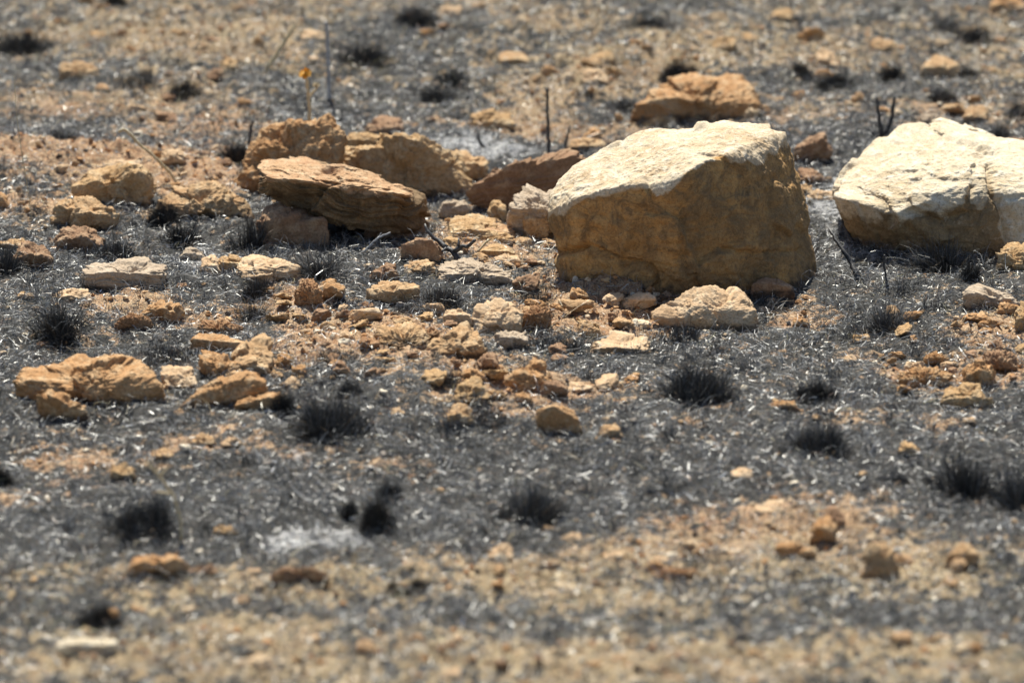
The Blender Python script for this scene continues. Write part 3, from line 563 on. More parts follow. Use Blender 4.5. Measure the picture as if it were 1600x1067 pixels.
AUTO = [  # box, lit share, material, style, label
 ((78, 306, 150, 353), .35, 'tan', 'rough', 'tan stone below the wedge shaped ochre rock, left of a pair'),
 ((108, 306, 187, 359), .4, 'tan', 'rough', 'rounded brown stone below the wedge shaped ochre rock, right of a pair'),
 ((250, 231, 292, 261), .45, 'pale', 'block', 'pinkish stone on the orange soil bank at upper left'),
 ((-14, 298, 14, 324), .5, 'orange', 'rough', 'orange stone cut by the left edge beside the soil bank'),
 ((17, 377, 84, 419), .45, 'brown', 'rough', 'lumpy reddish stone near the left edge above the flat grey topped rock'),
 ((81, 352, 166, 393), .5, 'brown', 'rough', 'brown stone beside a black tuft above the flat grey topped rock'),
 ((-6, 372, 48, 390), .6, 'tan', 'flake', 'thin tan stone at the left edge above the lumpy reddish stone'),
 ((80, 451, 156, 471), .7, 'pale', 'slab', 'thin pale slab directly below the flat grey topped rock'),
 ((24, 454, 57, 469), .6, 'yellow', 'block', 'small ochre stone left of the thin pale slab'),
 ((218, 470, 290, 505), .5, 'orange', 'rough', 'crumbling orange rock in the soil patch below the flat grey topped rock'),
 ((312, 395, 345, 432), .6, 'pale', 'flake', 'pale stone on white ash, left of a touching pair'),
 ((338, 396, 382, 425), .55, 'yellow', 'rough', 'ochre stone on white ash, right of a touching pair'),
 ((280, 386, 320, 408), .6, 'grey', 'rough', 'small grey stone on white ash behind the touching pair'),
 ((274, 440, 298, 452), .5, 'brown', 'block', 'tiny brown stone at the right end of the flat grey topped rock'),
 ((366, 396, 480, 440), .55, 'pale', 'slab', 'long pale stone sloping down to a black tuft, below the dark rock'),
 ((358, 474, 406, 492), .6, 'tan', 'clod', 'low tan stone behind a small tuft above the left cluster'),
 ((504, 437, 538, 469), .45, 'orange', 'rough', 'small upright orange stone beside the crumbly clod at centre left'),
 ((428, 547, 460, 575), .5, 'orange', 'clod', 'round orange clod right of the angular tan rock'),
 ((421, 575, 450, 595), .6, 'tan', 'rough', 'small tan stone right of the loaf shaped rock'),
 ((451, 565, 483, 592), .5, 'orange', 'clod', 'small crumbly stone rightmost in the left cluster'),
 ((434, 589, 471, 609), .65, 'pale', 'block', 'small pale stone below the two crumbly stones of the left cluster'),
 ((518, 562, 548, 586), .5, 'brown', 'rough', 'small reddish stone left of the dark triangular stone'),
 ((567, 573, 596, 594), .25, 'brown', 'block', 'small dark triangular stone on grey ash below the soil mound'),
 ((577, 411, 625, 440), .45, 'brown', 'rough', 'brown stone in black grass left of the buff slab'),
 ((628, 405, 681, 430), .6, 'tan', 'slab', 'tan slab directly in front of the plain reddish brown block'),
 ((680, 405, 801, 444), .55, 'grey', 'slab', 'long buff slab below the forked twig'),
 ((768, 514, 822, 541), .55, 'grey', 'rough', 'grey stone in black grass in front of the tall cream rock'),
 ((890, 447, 920, 472), .5, 'orange', 'block', 'pointed orange stone at the left end of the crumbly soil heap'),
 ((900, 502, 942, 530), .6, 'tan', 'rough', 'tan stone behind the low pale flat rock, below the soil heap'),
 ((920, 519, 1018, 553), .65, 'pale', 'slab', 'low pale flat rock with black grass on its right end'),
 ((843, 592, 890, 621), .35, 'brown', 'smooth', 'small dark brown stone just above the round shaded tan stone'),
 ((884, 594, 934, 614), .7, 'pale', 'flake', 'thin pale flake right of the small dark brown stone'),
 ((801, 613, 836, 631), .5, 'orange', 'rough', 'small orange stone left of the small dark brown stone'),
 ((698, 628, 738, 668), .55, 'tan', 'rough', 'tan lump below the pointed ochre stone'),
 ((745, 606, 800, 628), .6, 'tan', 'clod', 'low tan clod right of the pointed ochre stone'),
 ((745, 547, 778, 578), .5, 'brown', 'rough', 'rusty stone behind the pointed ochre stone'),
 ((934, 661, 974, 686), .6, 'tan', 'rough', 'small tan stone right of the round shaded tan stone'),
 ((950, 682, 972, 695), .6, 'brown', 'smooth', 'pebble just below the small tan stone beside the round one'),
 ((610, 636, 632, 648), .7, 'pale', 'block', 'single pale pebble on grey ash left of the tan lump'),
 ((1585, 472, 1626, 518), .4, 'yellow', 'rough', 'ochre stone at the right edge below the flat grey slab'),
 ((1531, 541, 1592, 585), .45, 'brown', 'clod', 'large rust coloured clod near the right edge'),
 ((1503, 562, 1560, 605), .4, 'orange', 'rough', 'orange stone leaning on the large rust coloured clod'),
 ((1470, 600, 1550, 638), .5, 'yellow', 'rough', 'yellow stone in front of the large rust coloured clod'),
 ((1444, 546, 1487, 572), .45, 'orange', 'clod', 'small rust clod left of the large rust coloured clod'),
 ((1398, 569, 1496, 602), .55, 'orange', 'clod', 'long low rust coloured clod on black ash at right'),
 ((1332, 521, 1362, 536), .75, 'yellow', 'flake', 'single small flat yellow stone on black ash at right'),
 ((1318, 552, 1340, 567), .75, 'pale', 'block', 'single small pale stone below the flat yellow stone'),
 ((1199, 624, 1250, 641), .6, 'orange', 'rough', 'small orange and white stone left of the lone black tuft at right'),
 ((1498, 651, 1526, 662), .75, 'pale', 'flake', 'thin pale chip on ash below the yellow stone at right'),
 ((1404, 690, 1441, 712), .4, 'yellow', 'block', 'small ochre stone with a dark underside, right of the blurred round tuft'),
 ((1238, 494, 1264, 513), .5, 'orange', 'rough', 'small orange stone right of the pale pitted rock'),
 ((1141, 728, 1176, 748), .75, 'pale', 'slab', 'pale stone in grey ash below centre right, larger of two'),
 ((1183, 737, 1206, 749), .7, 'pale', 'slab', 'pale pebble in grey ash below centre right, smaller of two'),
 ((1172, 781, 1255, 804), .85, 'pale', 'slab', 'long pale flat stone in the orange ground of the right foreground'),
 ((1262, 800, 1308, 850), .45, 'orange', 'rough', 'blurred orange stone, lower of two leaning together in the right foreground'),
 ((1285, 789, 1322, 826), .6, 'brown', 'rough', 'blurred brown stone, upper of two leaning together in the right foreground'),
 ((872, 828, 916, 848), .8, 'pale', 'smooth', 'bright pale oval stone below the central foreground tuft'),
 ((844, 817, 870, 832), .8, 'tan', 'smooth', 'dull tan pebble just above left of the bright pale oval stone'),
 ((758, 847, 803, 876), .75, 'pale', 'block', 'pale triangular stone left of the bright pale oval stone'),
 ((941, 859, 980, 876), .7, 'pale', 'slab', 'pale stone right of and below the bright pale oval stone'),
 ((1017, 866, 1050, 882), .75, 'pale', 'slab', 'pale slab shaped pebble at the centre right of the foreground soil'),
 ((1159, 1014, 1199, 1037), .6, 'tan', 'block', 'blurred tan stone near the bottom edge, right of centre'),
 ((684, 1040, 723, 1064), .7, 'pale', 'smooth', 'blurred pale stone at the bottom edge, left of centre'),
 ((170, 723, 213, 750), .8, 'yellow', 'block', 'bright yellowish stone above the dark tuft at lower left'),
 ((234, 700, 275, 717), .75, 'tan', 'flake', 'low tan stone right of and above the bright yellowish stone'),
 ((291, 677, 339, 698), .7, 'tan', 'rough', 'tan stone below the loaf shaped rock, left one of two'),
 ((346, 683, 390, 700), .75, 'pale', 'rough', 'pale stone below the loaf shaped rock, right one of two'),
 ((331, 820, 370, 837), .7, 'yellow', 'rough', 'small ochre stone on grey ash right of the lower left tuft'),
 ((292, 880, 340, 903), .4, 'brown', 'rough', 'dark brown stone touching the orange stone of the left foreground'),
 ((374, 887, 418, 901), .8, 'pale', 'slab', 'thin pale stone right of the dark brown foreground stone'),
 ((359, 929, 393, 949), .7, 'tan', 'rough', 'small tan stone below the thin pale foreground stone'),
 ((418, 878, 520, 912), .3, 'brown', 'clod', 'low dark soil lump in the blurred left foreground'),
 ((735, 171, 806, 201), .75, 'yellow', 'rough', 'blurred pale ochre stone beyond the tilted dark red rock'),
 ((775, 76, 830, 104), .55, 'tan', 'smooth', 'blurred rounded tan stone at top centre'),
 ((918, 79, 962, 98), .7, 'yellow', 'smooth', 'blurred ochre stone right of the rounded tan stone at top centre'),
 ((908, 104, 950, 133), .75, 'pale', 'block', 'blurred whitish stone left of the orange layered rock'),
 ((886, 212, 952, 236), .65, 'tan', 'smooth', 'tan stone on grey ash just behind the left shoulder of the largest boulder'),
 ((1000, 176, 1060, 200), .6, 'yellow', 'rough', 'pale stone at the left foot of the orange layered rock'),
 ((1198, 12, 1240, 37), .6, 'yellow', 'smooth', 'blurred ochre stone beside a dark tuft at the top edge'),
 ((1274, 73, 1312, 109), .75, 'pale', 'rough', 'blurred cream stone behind the wide black tuft'),
 ((1358, 60, 1402, 84), .6, 'tan', 'rough', 'blurred tan stone left of the lone rounded stone'),
 ((1110, 55, 1152, 82), .65, 'yellow', 'rough', 'blurred ochre stone above the orange layered rock'),
 ((1160, 50, 1190, 68), .7, 'yellow', 'block', 'small blurred yellow stone right of the ochre one above the layered rock'),
 ((1546, -8, 1606, 22), .6, 'orange', 'rough', 'blurred orange stone in the upper right corner'),
 ((1503, 163, 1548, 192), .6, 'tan', 'smooth', 'blurred tan stone beyond the cream boulder'),
 ((1432, 176, 1482, 198), .6, 'grey', 'rough', 'blurred grey stone just behind the crest of the cream boulder'),
 ((1564, 212, 1612, 238), .5, 'brown', 'rough', 'brown stone behind the right end of the cream boulder'),
 ((1240, 286, 1272, 304), .6, 'tan', 'rough', 'small tan stone close to the right side of the largest boulder'),
 ((1262, 294, 1308, 314), .75, 'pale', 'slab', 'flat pale stone touching the left tip of the cream boulder'),
 ((1244, 262, 1300, 290), .5, 'brown', 'rough', 'brown stone below the tilted one between the two boulders'),
 ((560, 470, 590, 486), .5, 'brown', 'clod', 'low brown clod left of the tan half buried rock'),
 ((468, 45, 510, 64), .7, 'pale', 'smooth', 'blurred pale stone beside the tall dark stem at the top'),
 ((145, 130, 172, 146), .6, 'orange', 'smooth', 'small blurred orange stone in the upper left'),
 ((340, 88, 372, 106), .7, 'yellow', 'block', 'small blurred ochre stone at upper left centre'),
 ((90, 95, 155, 122), .6, 'tan', 'rough', 'blurred tan stone left of the dark background tufts'),
 ((680, 8, 722, 26), .8, 'pale', 'slab', 'blurred pale flat stone at the top edge near the centre'),
 ((1020, 880, 1096, 912), .4, 'clod', 'clod', 'broad orange soil lump in the right foreground'),
 ((1208, 846, 1276, 868), .6, 'orange', 'rough', 'low orange stone beside the tall blurred ochre stone'),
 ((810, 472, 866, 518), .3, 'clod', 'clod', 'crumbly red soil clod against the tall cream rock'),
 ((460, 430, 506, 480), .4, 'clod', 'clod', 'upright crumbly clod between two tufts at centre left'),
 ((302, 498, 384, 524), .5, 'clod', 'clod', 'crumbly soil cap over the smooth orange slab'),
 ((176, 486, 240, 516), .35, 'clod', 'clod', 'dark orange clod left of the crumbling orange rock'),
 ((1090, 455, 1130, 476), .5, 'clod', 'clod', 'small clod behind the pale pitted rock'),
 ((1020, 452, 1060, 474), .5, 'clod', 'clod', 'soil clod at the top right of the crumbly soil heap'),
 ((84, 528, 107, 544), .5, 'clod', 'clod', 'single small orange clod above the long orange rock, right of two'),
 ((54, 530, 74, 546), .5, 'clod', 'clod', 'single small orange clod above the long orange rock, left of two'),
 ((630, 508, 690, 532), .5, 'clod', 'clod', 'crumbly lump between the wide mound and the pinkish stone'),
 ((560, 520, 596, 548), .5, 'clod', 'clod', 'crumbly lump at the left end of the wide tan mound'),
]
for k, (box, rf, m, st, lab) in enumerate(AUTO):
    cl = 'clod' in lab.split() or 'lump' in lab.split() or 'cap' in lab.split()
    sl = 4 if st in ('flake', 'slab') else (20 if rf > .55 else 10)
    auto_rock('soil_clod' if cl else 'stone', lab, box, rf, m, st, 200 + k, slope=sl, lean=.25 if rf > .55 else -.08, skew=random.Random(k).uniform(-.6, .6), cat='clod' if cl else 'stone', soot=.7)

# ------------------------------------------------------------------ scattered small stones that nothing tells apart
protos = []
for k in range(9):
    mk = ['tan', 'orange', 'yellow', 'orange', 'tan', 'pale', 'orange', 'brown', 'brown'][k]
    rg = np.random.default_rng(500 + k)
    pts = rg.normal(size=(14, 3)); pts /= np.linalg.norm(pts, axis=1)[:, None]; pts *= np.array([.56, .40, .28]) * .05 * rg.uniform(.8, 1.1)
    q = make_rock('stone', 'x', [pts + np.array([0, 8., .01])], mk, ['rough', 'block', 'rough'][k % 3], 30, 'stone', 500 + k, lod=5, soot=.2)
    FOOT.pop(); protos.append(q.data); bpy.data.objects.remove(q)
def scatter(n, region, label, group, smin, smax, seed):
    rg = random.Random(seed); put = 0; tries = 0
    while put < n and tries < n * 60:
        tries += 1
        u, v = rg.uniform(*region[0]), rg.uniform(*region[1])
        x, y = ground_at(u, v)
        if lerp_grid(SO, np.array([x]), np.array([y]))[0] < rg.uniform(.1, .6): continue
        if any(abs(x - a) < ex + .02 and abs(y - b) < ey + .02 for a, b, ex, ey in FOOT): continue
        s = rg.uniform(smin, smax) * (1 if rg.random() < .8 else 1.4)
        o = bpy.data.objects.new('stone', rg.choice(protos)); COL.objects.link(o)
        o.location = (x, y, gz1(x, y) + .004); o.rotation_euler = (rg.uniform(-.3, .3), rg.uniform(-.3, .3), rg.uniform(0, 6.28))
        o.scale = (s, s * rg.uniform(.7, 1.1), s * rg.uniform(.6, 1.1))
        tag(o, label, 'stone', group); FOOT.append((x, y, .012 * s, .012 * s)); put += 1
scatter(52, ((10, 1590), (2, 225)), 'small blurred tan stone scattered on the burnt ground of the background', 'small stones in the background', .5, 1.15, 1)
scatter(20, ((10, 1590), (850, 1060)), 'small blurred tan stone scattered on the ground of the foreground', 'small stones in the foreground', .3, .75, 2)
scatter(30, ((560, 1060), (430, 630)), 'small broken stone in the rubble and loose soil of the middle ground', 'small stones in the middle rubble', .6, 1.5, 4)
scatter(18, ((425, 570), (425, 610)), 'small stone in the soil right of the left rock cluster', 'small stones beside the left cluster', .4, 1.1, 5)
scatter(14, ((690, 880), (345, 425)), 'small stone chip around the pale flake heap', 'small chips round the flake heap', .4, .9, 6)
scatter(22, ((1390, 1595), (480, 640)), 'small stone among the rust coloured clods at right', 'small stones among the right clods', .4, 1.1, 7)
scatter(16, ((0, 380), (235, 345)), 'small stone in the orange soil bank at upper left', 'small stones on the soil bank', .3, .7, 3)

# ------------------------------------------------------------------ ribbons
def ribbons(base, th, ph, L, w, bend, curl, tint, seg=4, follow=True, taper=.85, roll=None, tiptint=None):
    n = len(base); ds = (L / seg)[:, None]
    pts = np.zeros((n, seg + 1, 3)); pts[:, 0] = base
    dirs = np.zeros((n, seg + 1, 3))
    for k in range(seg + 1):
        t_ = k / seg; e = ph - bend * t_; a = th + curl * t_
        d = np.stack([np.cos(e) * np.cos(a), np.cos(e) * np.sin(a), np.sin(e)], 1); dirs[:, k] = d
        if k: pts[:, k] = pts[:, k - 1] + dirs[:, k - 1] * ds
    if follow:
        q = pts.reshape(-1, 3); gg = gz(q[:, 0], q[:, 1]); lim = gg + .0012
        q[:, 2] = np.where(q[:, 2] < lim, lim + RNG.uniform(0, .002, len(q)), q[:, 2]); pts = q.reshape(n, seg + 1, 3)
    side = np.cross(dirs, np.array([0, 0, 1.])); ln = np.linalg.norm(side, axis=2, keepdims=True); side = side / np.maximum(ln, 1e-4)
    up = np.cross(side, dirs)
    roll = RNG.uniform(-1.2, 1.2, n) if roll is None else roll
    sd = side * np.cos(roll)[:, None, None] + up * np.sin(roll)[:, None, None]
    wid = w[:, None] * (1 - taper * (np.arange(seg + 1) / seg) ** 1.6)[None, :] / 2
    A = pts + sd * wid[..., None]; B = pts - sd * wid[..., None]
    V = np.stack([A, B], 2).reshape(-1, 3)
    i0 = (np.arange(n)[:, None] * (seg + 1) * 2 + np.arange(seg)[None, :] * 2).reshape(-1)
    F = np.stack([i0, i0 + 1, i0 + 3, i0 + 2], 1)
    if tiptint is None: C = np.repeat(tint, (seg + 1) * 2, axis=0)
    else:
        tt = (np.arange(seg + 1) / seg)[None, :, None]
        C = (tint[:, None, :] * (1 - tt) + tiptint[:, None, :] * tt); C = np.repeat(C, 2, axis=1).reshape(-1, 3)
    return V, F, C
# footprint raster
fxs, fys, fst = -2.2, 4.8, .008
FM = np.zeros((int(8.6 / fst), int(4.4 / fst)), bool)
for a, b, ex, ey in FOOT:
    ex, ey = ex * .78, ey * .72
    i0, i1 = int((a - ex - fxs) / fst), int((a + ex - fxs) / fst) + 1; j0, j1 = int((b - ey - fys) / fst), int((b + ey - fys) / fst) + 1
    i0, j0 = max(i0, 0), max(j0, 0); i1 = min(i1, FM.shape[1]); j1 = min(j1, FM.shape[0])
    if i1 <= i0 or j1 <= j0: continue
    jj, ii = np.mgrid[j0:j1, i0:i1]
    FM[j0:j1, i0:i1] |= (((ii * fst + fxs - a) / ex) ** 2 + ((jj * fst + fys - b) / ey) ** 2) < 1
def in_rock(x, y):
    i = np.clip(((x - fxs) / fst).astype(int), 0, FM.shape[1] - 1); j = np.clip(((y - fys) / fst).astype(int), 0, FM.shape[0] - 1)
    return FM[j, i]
def sample(n, x0=-1.72, x1=1.72, y0=5.3, y1=12.4):
    # keep to the wedge in view plus a margin at each side
    y = RNG.uniform(y0, y1, n); hw = y * math.tan(HFOV / 2) * 1.04 + .42
    x = RNG.uniform(-1, 1, n) * np.minimum(hw, 1.72)
    keep = RNG.random(n) < np.minimum(hw, 1.72) / 1.72 * np.where(np.abs(x) > hw - .30, .45, 1)
    return x[keep], y[keep]

# burnt grass mat
x, y = sample(660000)
so = lerp_grid(SO, x, y); an = lerp_grid(AS, x, y)
Pn = np.stack([x, y, np.zeros_like(x)], 1)
clump = fbm(Pn * 9 + 77, 3)
_, vv = project(x, y, np.zeros_like(x)); zone = np.clip(sstep(790, 900, vv) + sstep(230, 140, vv), 0, 1)
keep = (RNG.random(len(x)) < np.clip(1.0 - .85 * so + .45 * clump + .30 * zone, .26 + .34 * zone, 1)) & ~in_rock(x, y)
x, y, so, an, clump, zone = x[keep], y[keep], so[keep], an[keep], clump[keep], zone[keep]
Pn = Pn[keep]; n = len(x)
lift = np.clip(.5 + clump, 0, 1.2)
_, vv = project(x, y, np.zeros_like(x))
th = fbm(Pn * 9 + 13, 3) * 6 + RNG.normal(0, 1.1, n)
L = RNG.gamma(4, .0060, n) * (.65 + .6 * lift); L = np.clip(L, .007, .062)
ph = np.abs(RNG.normal(.35, .55, n)) * (.5 + .9 * lift)
bend = RNG.normal(.9, .8, n) + ph * .8; curl = RNG.normal(0, 1.1, n)
w = RNG.uniform(.0005, .0015, n)
base = np.stack([x, y, gz(x, y) + RNG.uniform(0, .009, n) * lift], 1)
r = RNG.random(n); g_ = RNG.lognormal(-2.5, 1.05, n)[:, None]; g_ = np.clip(g_, .008, .42)
g_ = g_ * np.exp(.75 * fbm(Pn * 14 + 51, 3))[:, None]; g_ = np.clip(g_, .006, .45)
tint = g_ * np.array([1.0, 1.01, 1.0])
straw_p = .035 + .12 * so + zone * (.10 + .30 * so)
straw = r < straw_p
tint[straw] = np.array([.46, .37, .22]) * RNG.uniform(.35, 1.25, (straw.sum(), 1)) * RNG.normal(1, .06, (straw.sum(), 3))
brn = (r > .93); tint[brn] = np.array([.16, .10, .06]) * RNG.uniform(.4, 1.5, (brn.sum(), 1))
wh = RNG.random(n) < (.012 + .02 * zone + .55 * np.clip(an - .3, 0, 1)); tint[wh] = np.array([.62, .62, .61]) * RNG.uniform(.5, 1.15, (wh.sum(), 1))  # ash-white blades; extra white ones near and far are painted-in glints
V, F, C = ribbons(base, th, ph, L, w, bend, curl, tint, seg=3)
# short stubble standing in clumps inside the mat
cx_, cy_ = sample(3600); cs = lerp_grid(SO, cx_, cy_); kk = (RNG.random(len(cx_)) < 1 - 1.4 * cs) & ~in_rock(cx_, cy_); cx_, cy_ = cx_[kk], cy_[kk]
m = 46; nc = len(cx_); cr = RNG.uniform(.006, .026, nc); chh = RNG.gamma(5, .0042, nc); cg = RNG.uniform(.6, 2.2, nc)
ci = np.repeat(np.arange(nc), m); n = len(ci); rr_ = np.sqrt(RNG.random(n)) * cr[ci]; aa = RNG.uniform(0, 6.28, n)
bx, by = cx_[ci] + rr_ * np.cos(aa), cy_[ci] + rr_ * np.sin(aa)
g2 = RNG.uniform(.006, .03, (n, 1)) * cg[ci][:, None]
V2, F2, C2 = ribbons(np.stack([bx, by, gz(bx, by) - .002], 1), aa + RNG.normal(0, 1, n), np.clip(RNG.normal(1.15, .4, n), .2, 1.9), chh[ci] * RNG.uniform(.5, 1.15, n), RNG.uniform(.0006, .0015, n),
                     RNG.normal(.3, .6, n), RNG.normal(0, 1, n), g2 * np.ones(3), seg=3, tiptint=g2 * RNG.uniform(1, 6, (n, 1)) * np.ones(3))
F = np.concatenate([F, F2 + len(V)]); V = np.concatenate([V, V2]); C = np.concatenate([C, C2])
tag(link('burnt_grass', raw_mesh('burnt_grass', V, F, 4, {'tint': np.clip(C, 0, 1)}), MAT['blade']), 'mat of short burnt black and grey grass lying over the ground', 'grass', kind='stuff')

# soil crumbs and grit
def crumbs(name, n, wfun, smin, smax, label, cat, palette, lod=2, seedoff=0):
    x, y = sample(n); so = lerp_grid(SO, x, y)
    keep = (RNG.random(len(x)) < wfun(so)) & ~in_rock(x, y); x, y = x[keep], y[keep]; m = len(x)
    sv, sf = ico(lod)
    s = smin + (smax - smin) * RNG.random(m) ** 3.2
    sc = s[:, None] * RNG.uniform(.6, 1.2, (m, 3)) * np.array([1, 1, .75])
    cut = RNG.normal(size=(m, 5, 3)); cut /= np.linalg.norm(cut, axis=2, keepdims=True)
    wob = np.minimum(1, .62 / np.maximum(.05, np.einsum('vk,mck->mcv', sv, cut)).max(1)) + RNG.uniform(-.28, .28, (m, len(sv))) * (1 if lod == 2 else .45)
    V = sv[None] * wob[..., None] * sc[:, None, :]
    a = RNG.uniform(0, 6.28, m); ca, sa = np.cos(a)[:, None], np.sin(a)[:, None]
    V = np.stack([V[..., 0] * ca - V[..., 1] * sa, V[..., 0] * sa + V[..., 1] * ca, V[..., 2]], -1)
    V += np.stack([x, y, gz(x, y) + s * .35], 1)[:, None, :]
    F = (sf[None] + (np.arange(m) * len(sv))[:, None, None]).reshape(-1, 3)
    pal = np.array(palette)[RNG.integers(0, len(palette), m)] * RNG.uniform(.7, 1.2, (m, 1))
    C = np.repeat(pal, len(sv), axis=0)
    tag(link(name, raw_mesh(name, V.reshape(-1, 3), F, 3, {'tint': np.clip(C, 0, 1)}), MAT['crumb']), label, cat, kind='stuff')
crumbs('soil_crumbs', 60000, lambda s: np.clip((s - .3) * 1.6, 0, 1), .0015, .009, 'loose crumbs of dry orange soil', 'soil', [(.40, .215, .10), (.49, .30, .16), (.33, .17, .08), (.56, .41, .26), (.10, .07, .05), (.45, .26, .13)])
crumbs('pebbles', 3200, lambda s: np.clip((s - .2) * 1.1, 0, 1), .006, .020, 'many small tan and grey pebbles strewn over the bare patches', 'pebbles', [(.52, .38, .24), (.58, .45, .30), (.42, .27, .15), (.60, .52, .40)], lod=3)
crumbs('gravel', 34000, lambda s: np.clip(.16 + s * .4, 0, 1), .0015, .009, 'fine tan and grey grit scattered over the burnt ground', 'gravel', [(.55, .42, .28), (.50, .33, .18), (.62, .54, .42), (.30, .26, .22), (.1, .1, .1)])
# ash flakes
x, y = sample(90000); an = lerp_grid(AS, x, y)
keep = (RNG.random(len(x)) < .05 + .6 * np.clip(an - .25, 0, 1)) & ~in_rock(x, y); x, y = x[keep], y[keep]; n = len(x)
V, F, C = ribbons(np.stack([x, y, gz(x, y) + RNG.uniform(.001, .008, n)], 1), RNG.uniform(0, 6.28, n), RNG.normal(0, .5, n), RNG.uniform(.004, .022, n), RNG.uniform(.0012, .0045, n),
                  RNG.normal(0, 1.2, n), RNG.normal(0, 1.5, n), np.array([.6, .6, .6]) * RNG.uniform(.35, 1.3, (n, 1)), seg=3)
tag(link('ash_flakes', raw_mesh('ash_flakes', V, F, 4, {'tint': np.clip(C, 0, 1)}), MAT['crumb']), 'white and grey curls of ash scattered on the ground', 'ash', kind='stuff')

# ------------------------------------------------------------------ charred tufts
def tuft_mesh(seed, n, hgt, spread, lean, greyness=1., kind_='dome'):
    rg = np.random.default_rng(seed)
    rad = np.sqrt(rg.random(n)) * spread; az = rg.uniform(0, 6.28, n)
    base = np.stack([rad * np.cos(az), rad * np.sin(az), np.full(n, -.008)], 1)
    m = 9; cx = rg.normal(0, .55 * spread, (m, 2)); cl = rg.integers(0, m, n); ch = rg.uniform(.45, 1.12, m); ct = rg.uniform(0, 6.28, m); cle = rg.uniform(-.1, .5, m)
    base[:, :2] = base[:, :2] * .55 + cx[cl]
    rad = np.hypot(base[:, 0], base[:, 1]); az = np.arctan2(base[:, 1], base[:, 0])
    th = az + rg.normal(0, 1.0, n) + .4 * np.sin(ct[cl] - az); ph = np.clip(math.pi / 2 - lean * np.minimum(rad / spread, 1.1) * .8 - cle[cl] - np.abs(rg.normal(0, .36, n)), .05, 1.57)
    L = hgt * rg.uniform(.35, 1.1, n) * ch[cl]
    if kind_ == 'dome':
        rd = np.sqrt(rg.random(n)); a2 = rg.uniform(0, 6.28, n); lob = 1 + .22 * np.sin(a2 * 3 + seed) + .15 * np.sin(a2 * 5 + 2 * seed)
        base[:, 0] = rd * np.cos(a2) * spread * lob; base[:, 1] = rd * np.sin(a2) * spread * lob
        th = a2 + rg.normal(0, 1.2, n); ph = np.clip(rg.normal(1.25, .38, n) - .35 * rd, .1, 2.2)
        L = hgt * (1 - .55 * rd ** 2) * rg.uniform(.45, 1.05, n) * (.8 + .35 * np.sin(base[:, 0] * 160 + seed) * np.sin(base[:, 1] * 140))
    w = rg.uniform(.0006, .0015, n); t0 = np.ones((n, 3)) * rg.uniform(.008, .026, (n, 1)); t1 = t0 * rg.uniform(.8, 4.2, (n, 1)) * greyness; q_ = rg.random(n); t1[q_ < .16] *= 3.2; t1[q_ > .93] = (.20, .14, .08)
    V, F, C = ribbons(base, th, ph, L, w, rg.normal(.3, .7, n), rg.normal(0, 1.3, n), t0, seg=4, follow=False, tiptint=t1)
    me = raw_mesh('grass_tuft', V, F, 4, {'tint': np.clip(C, 0, 1)}); me.materials.append(MAT['tuft']); return me
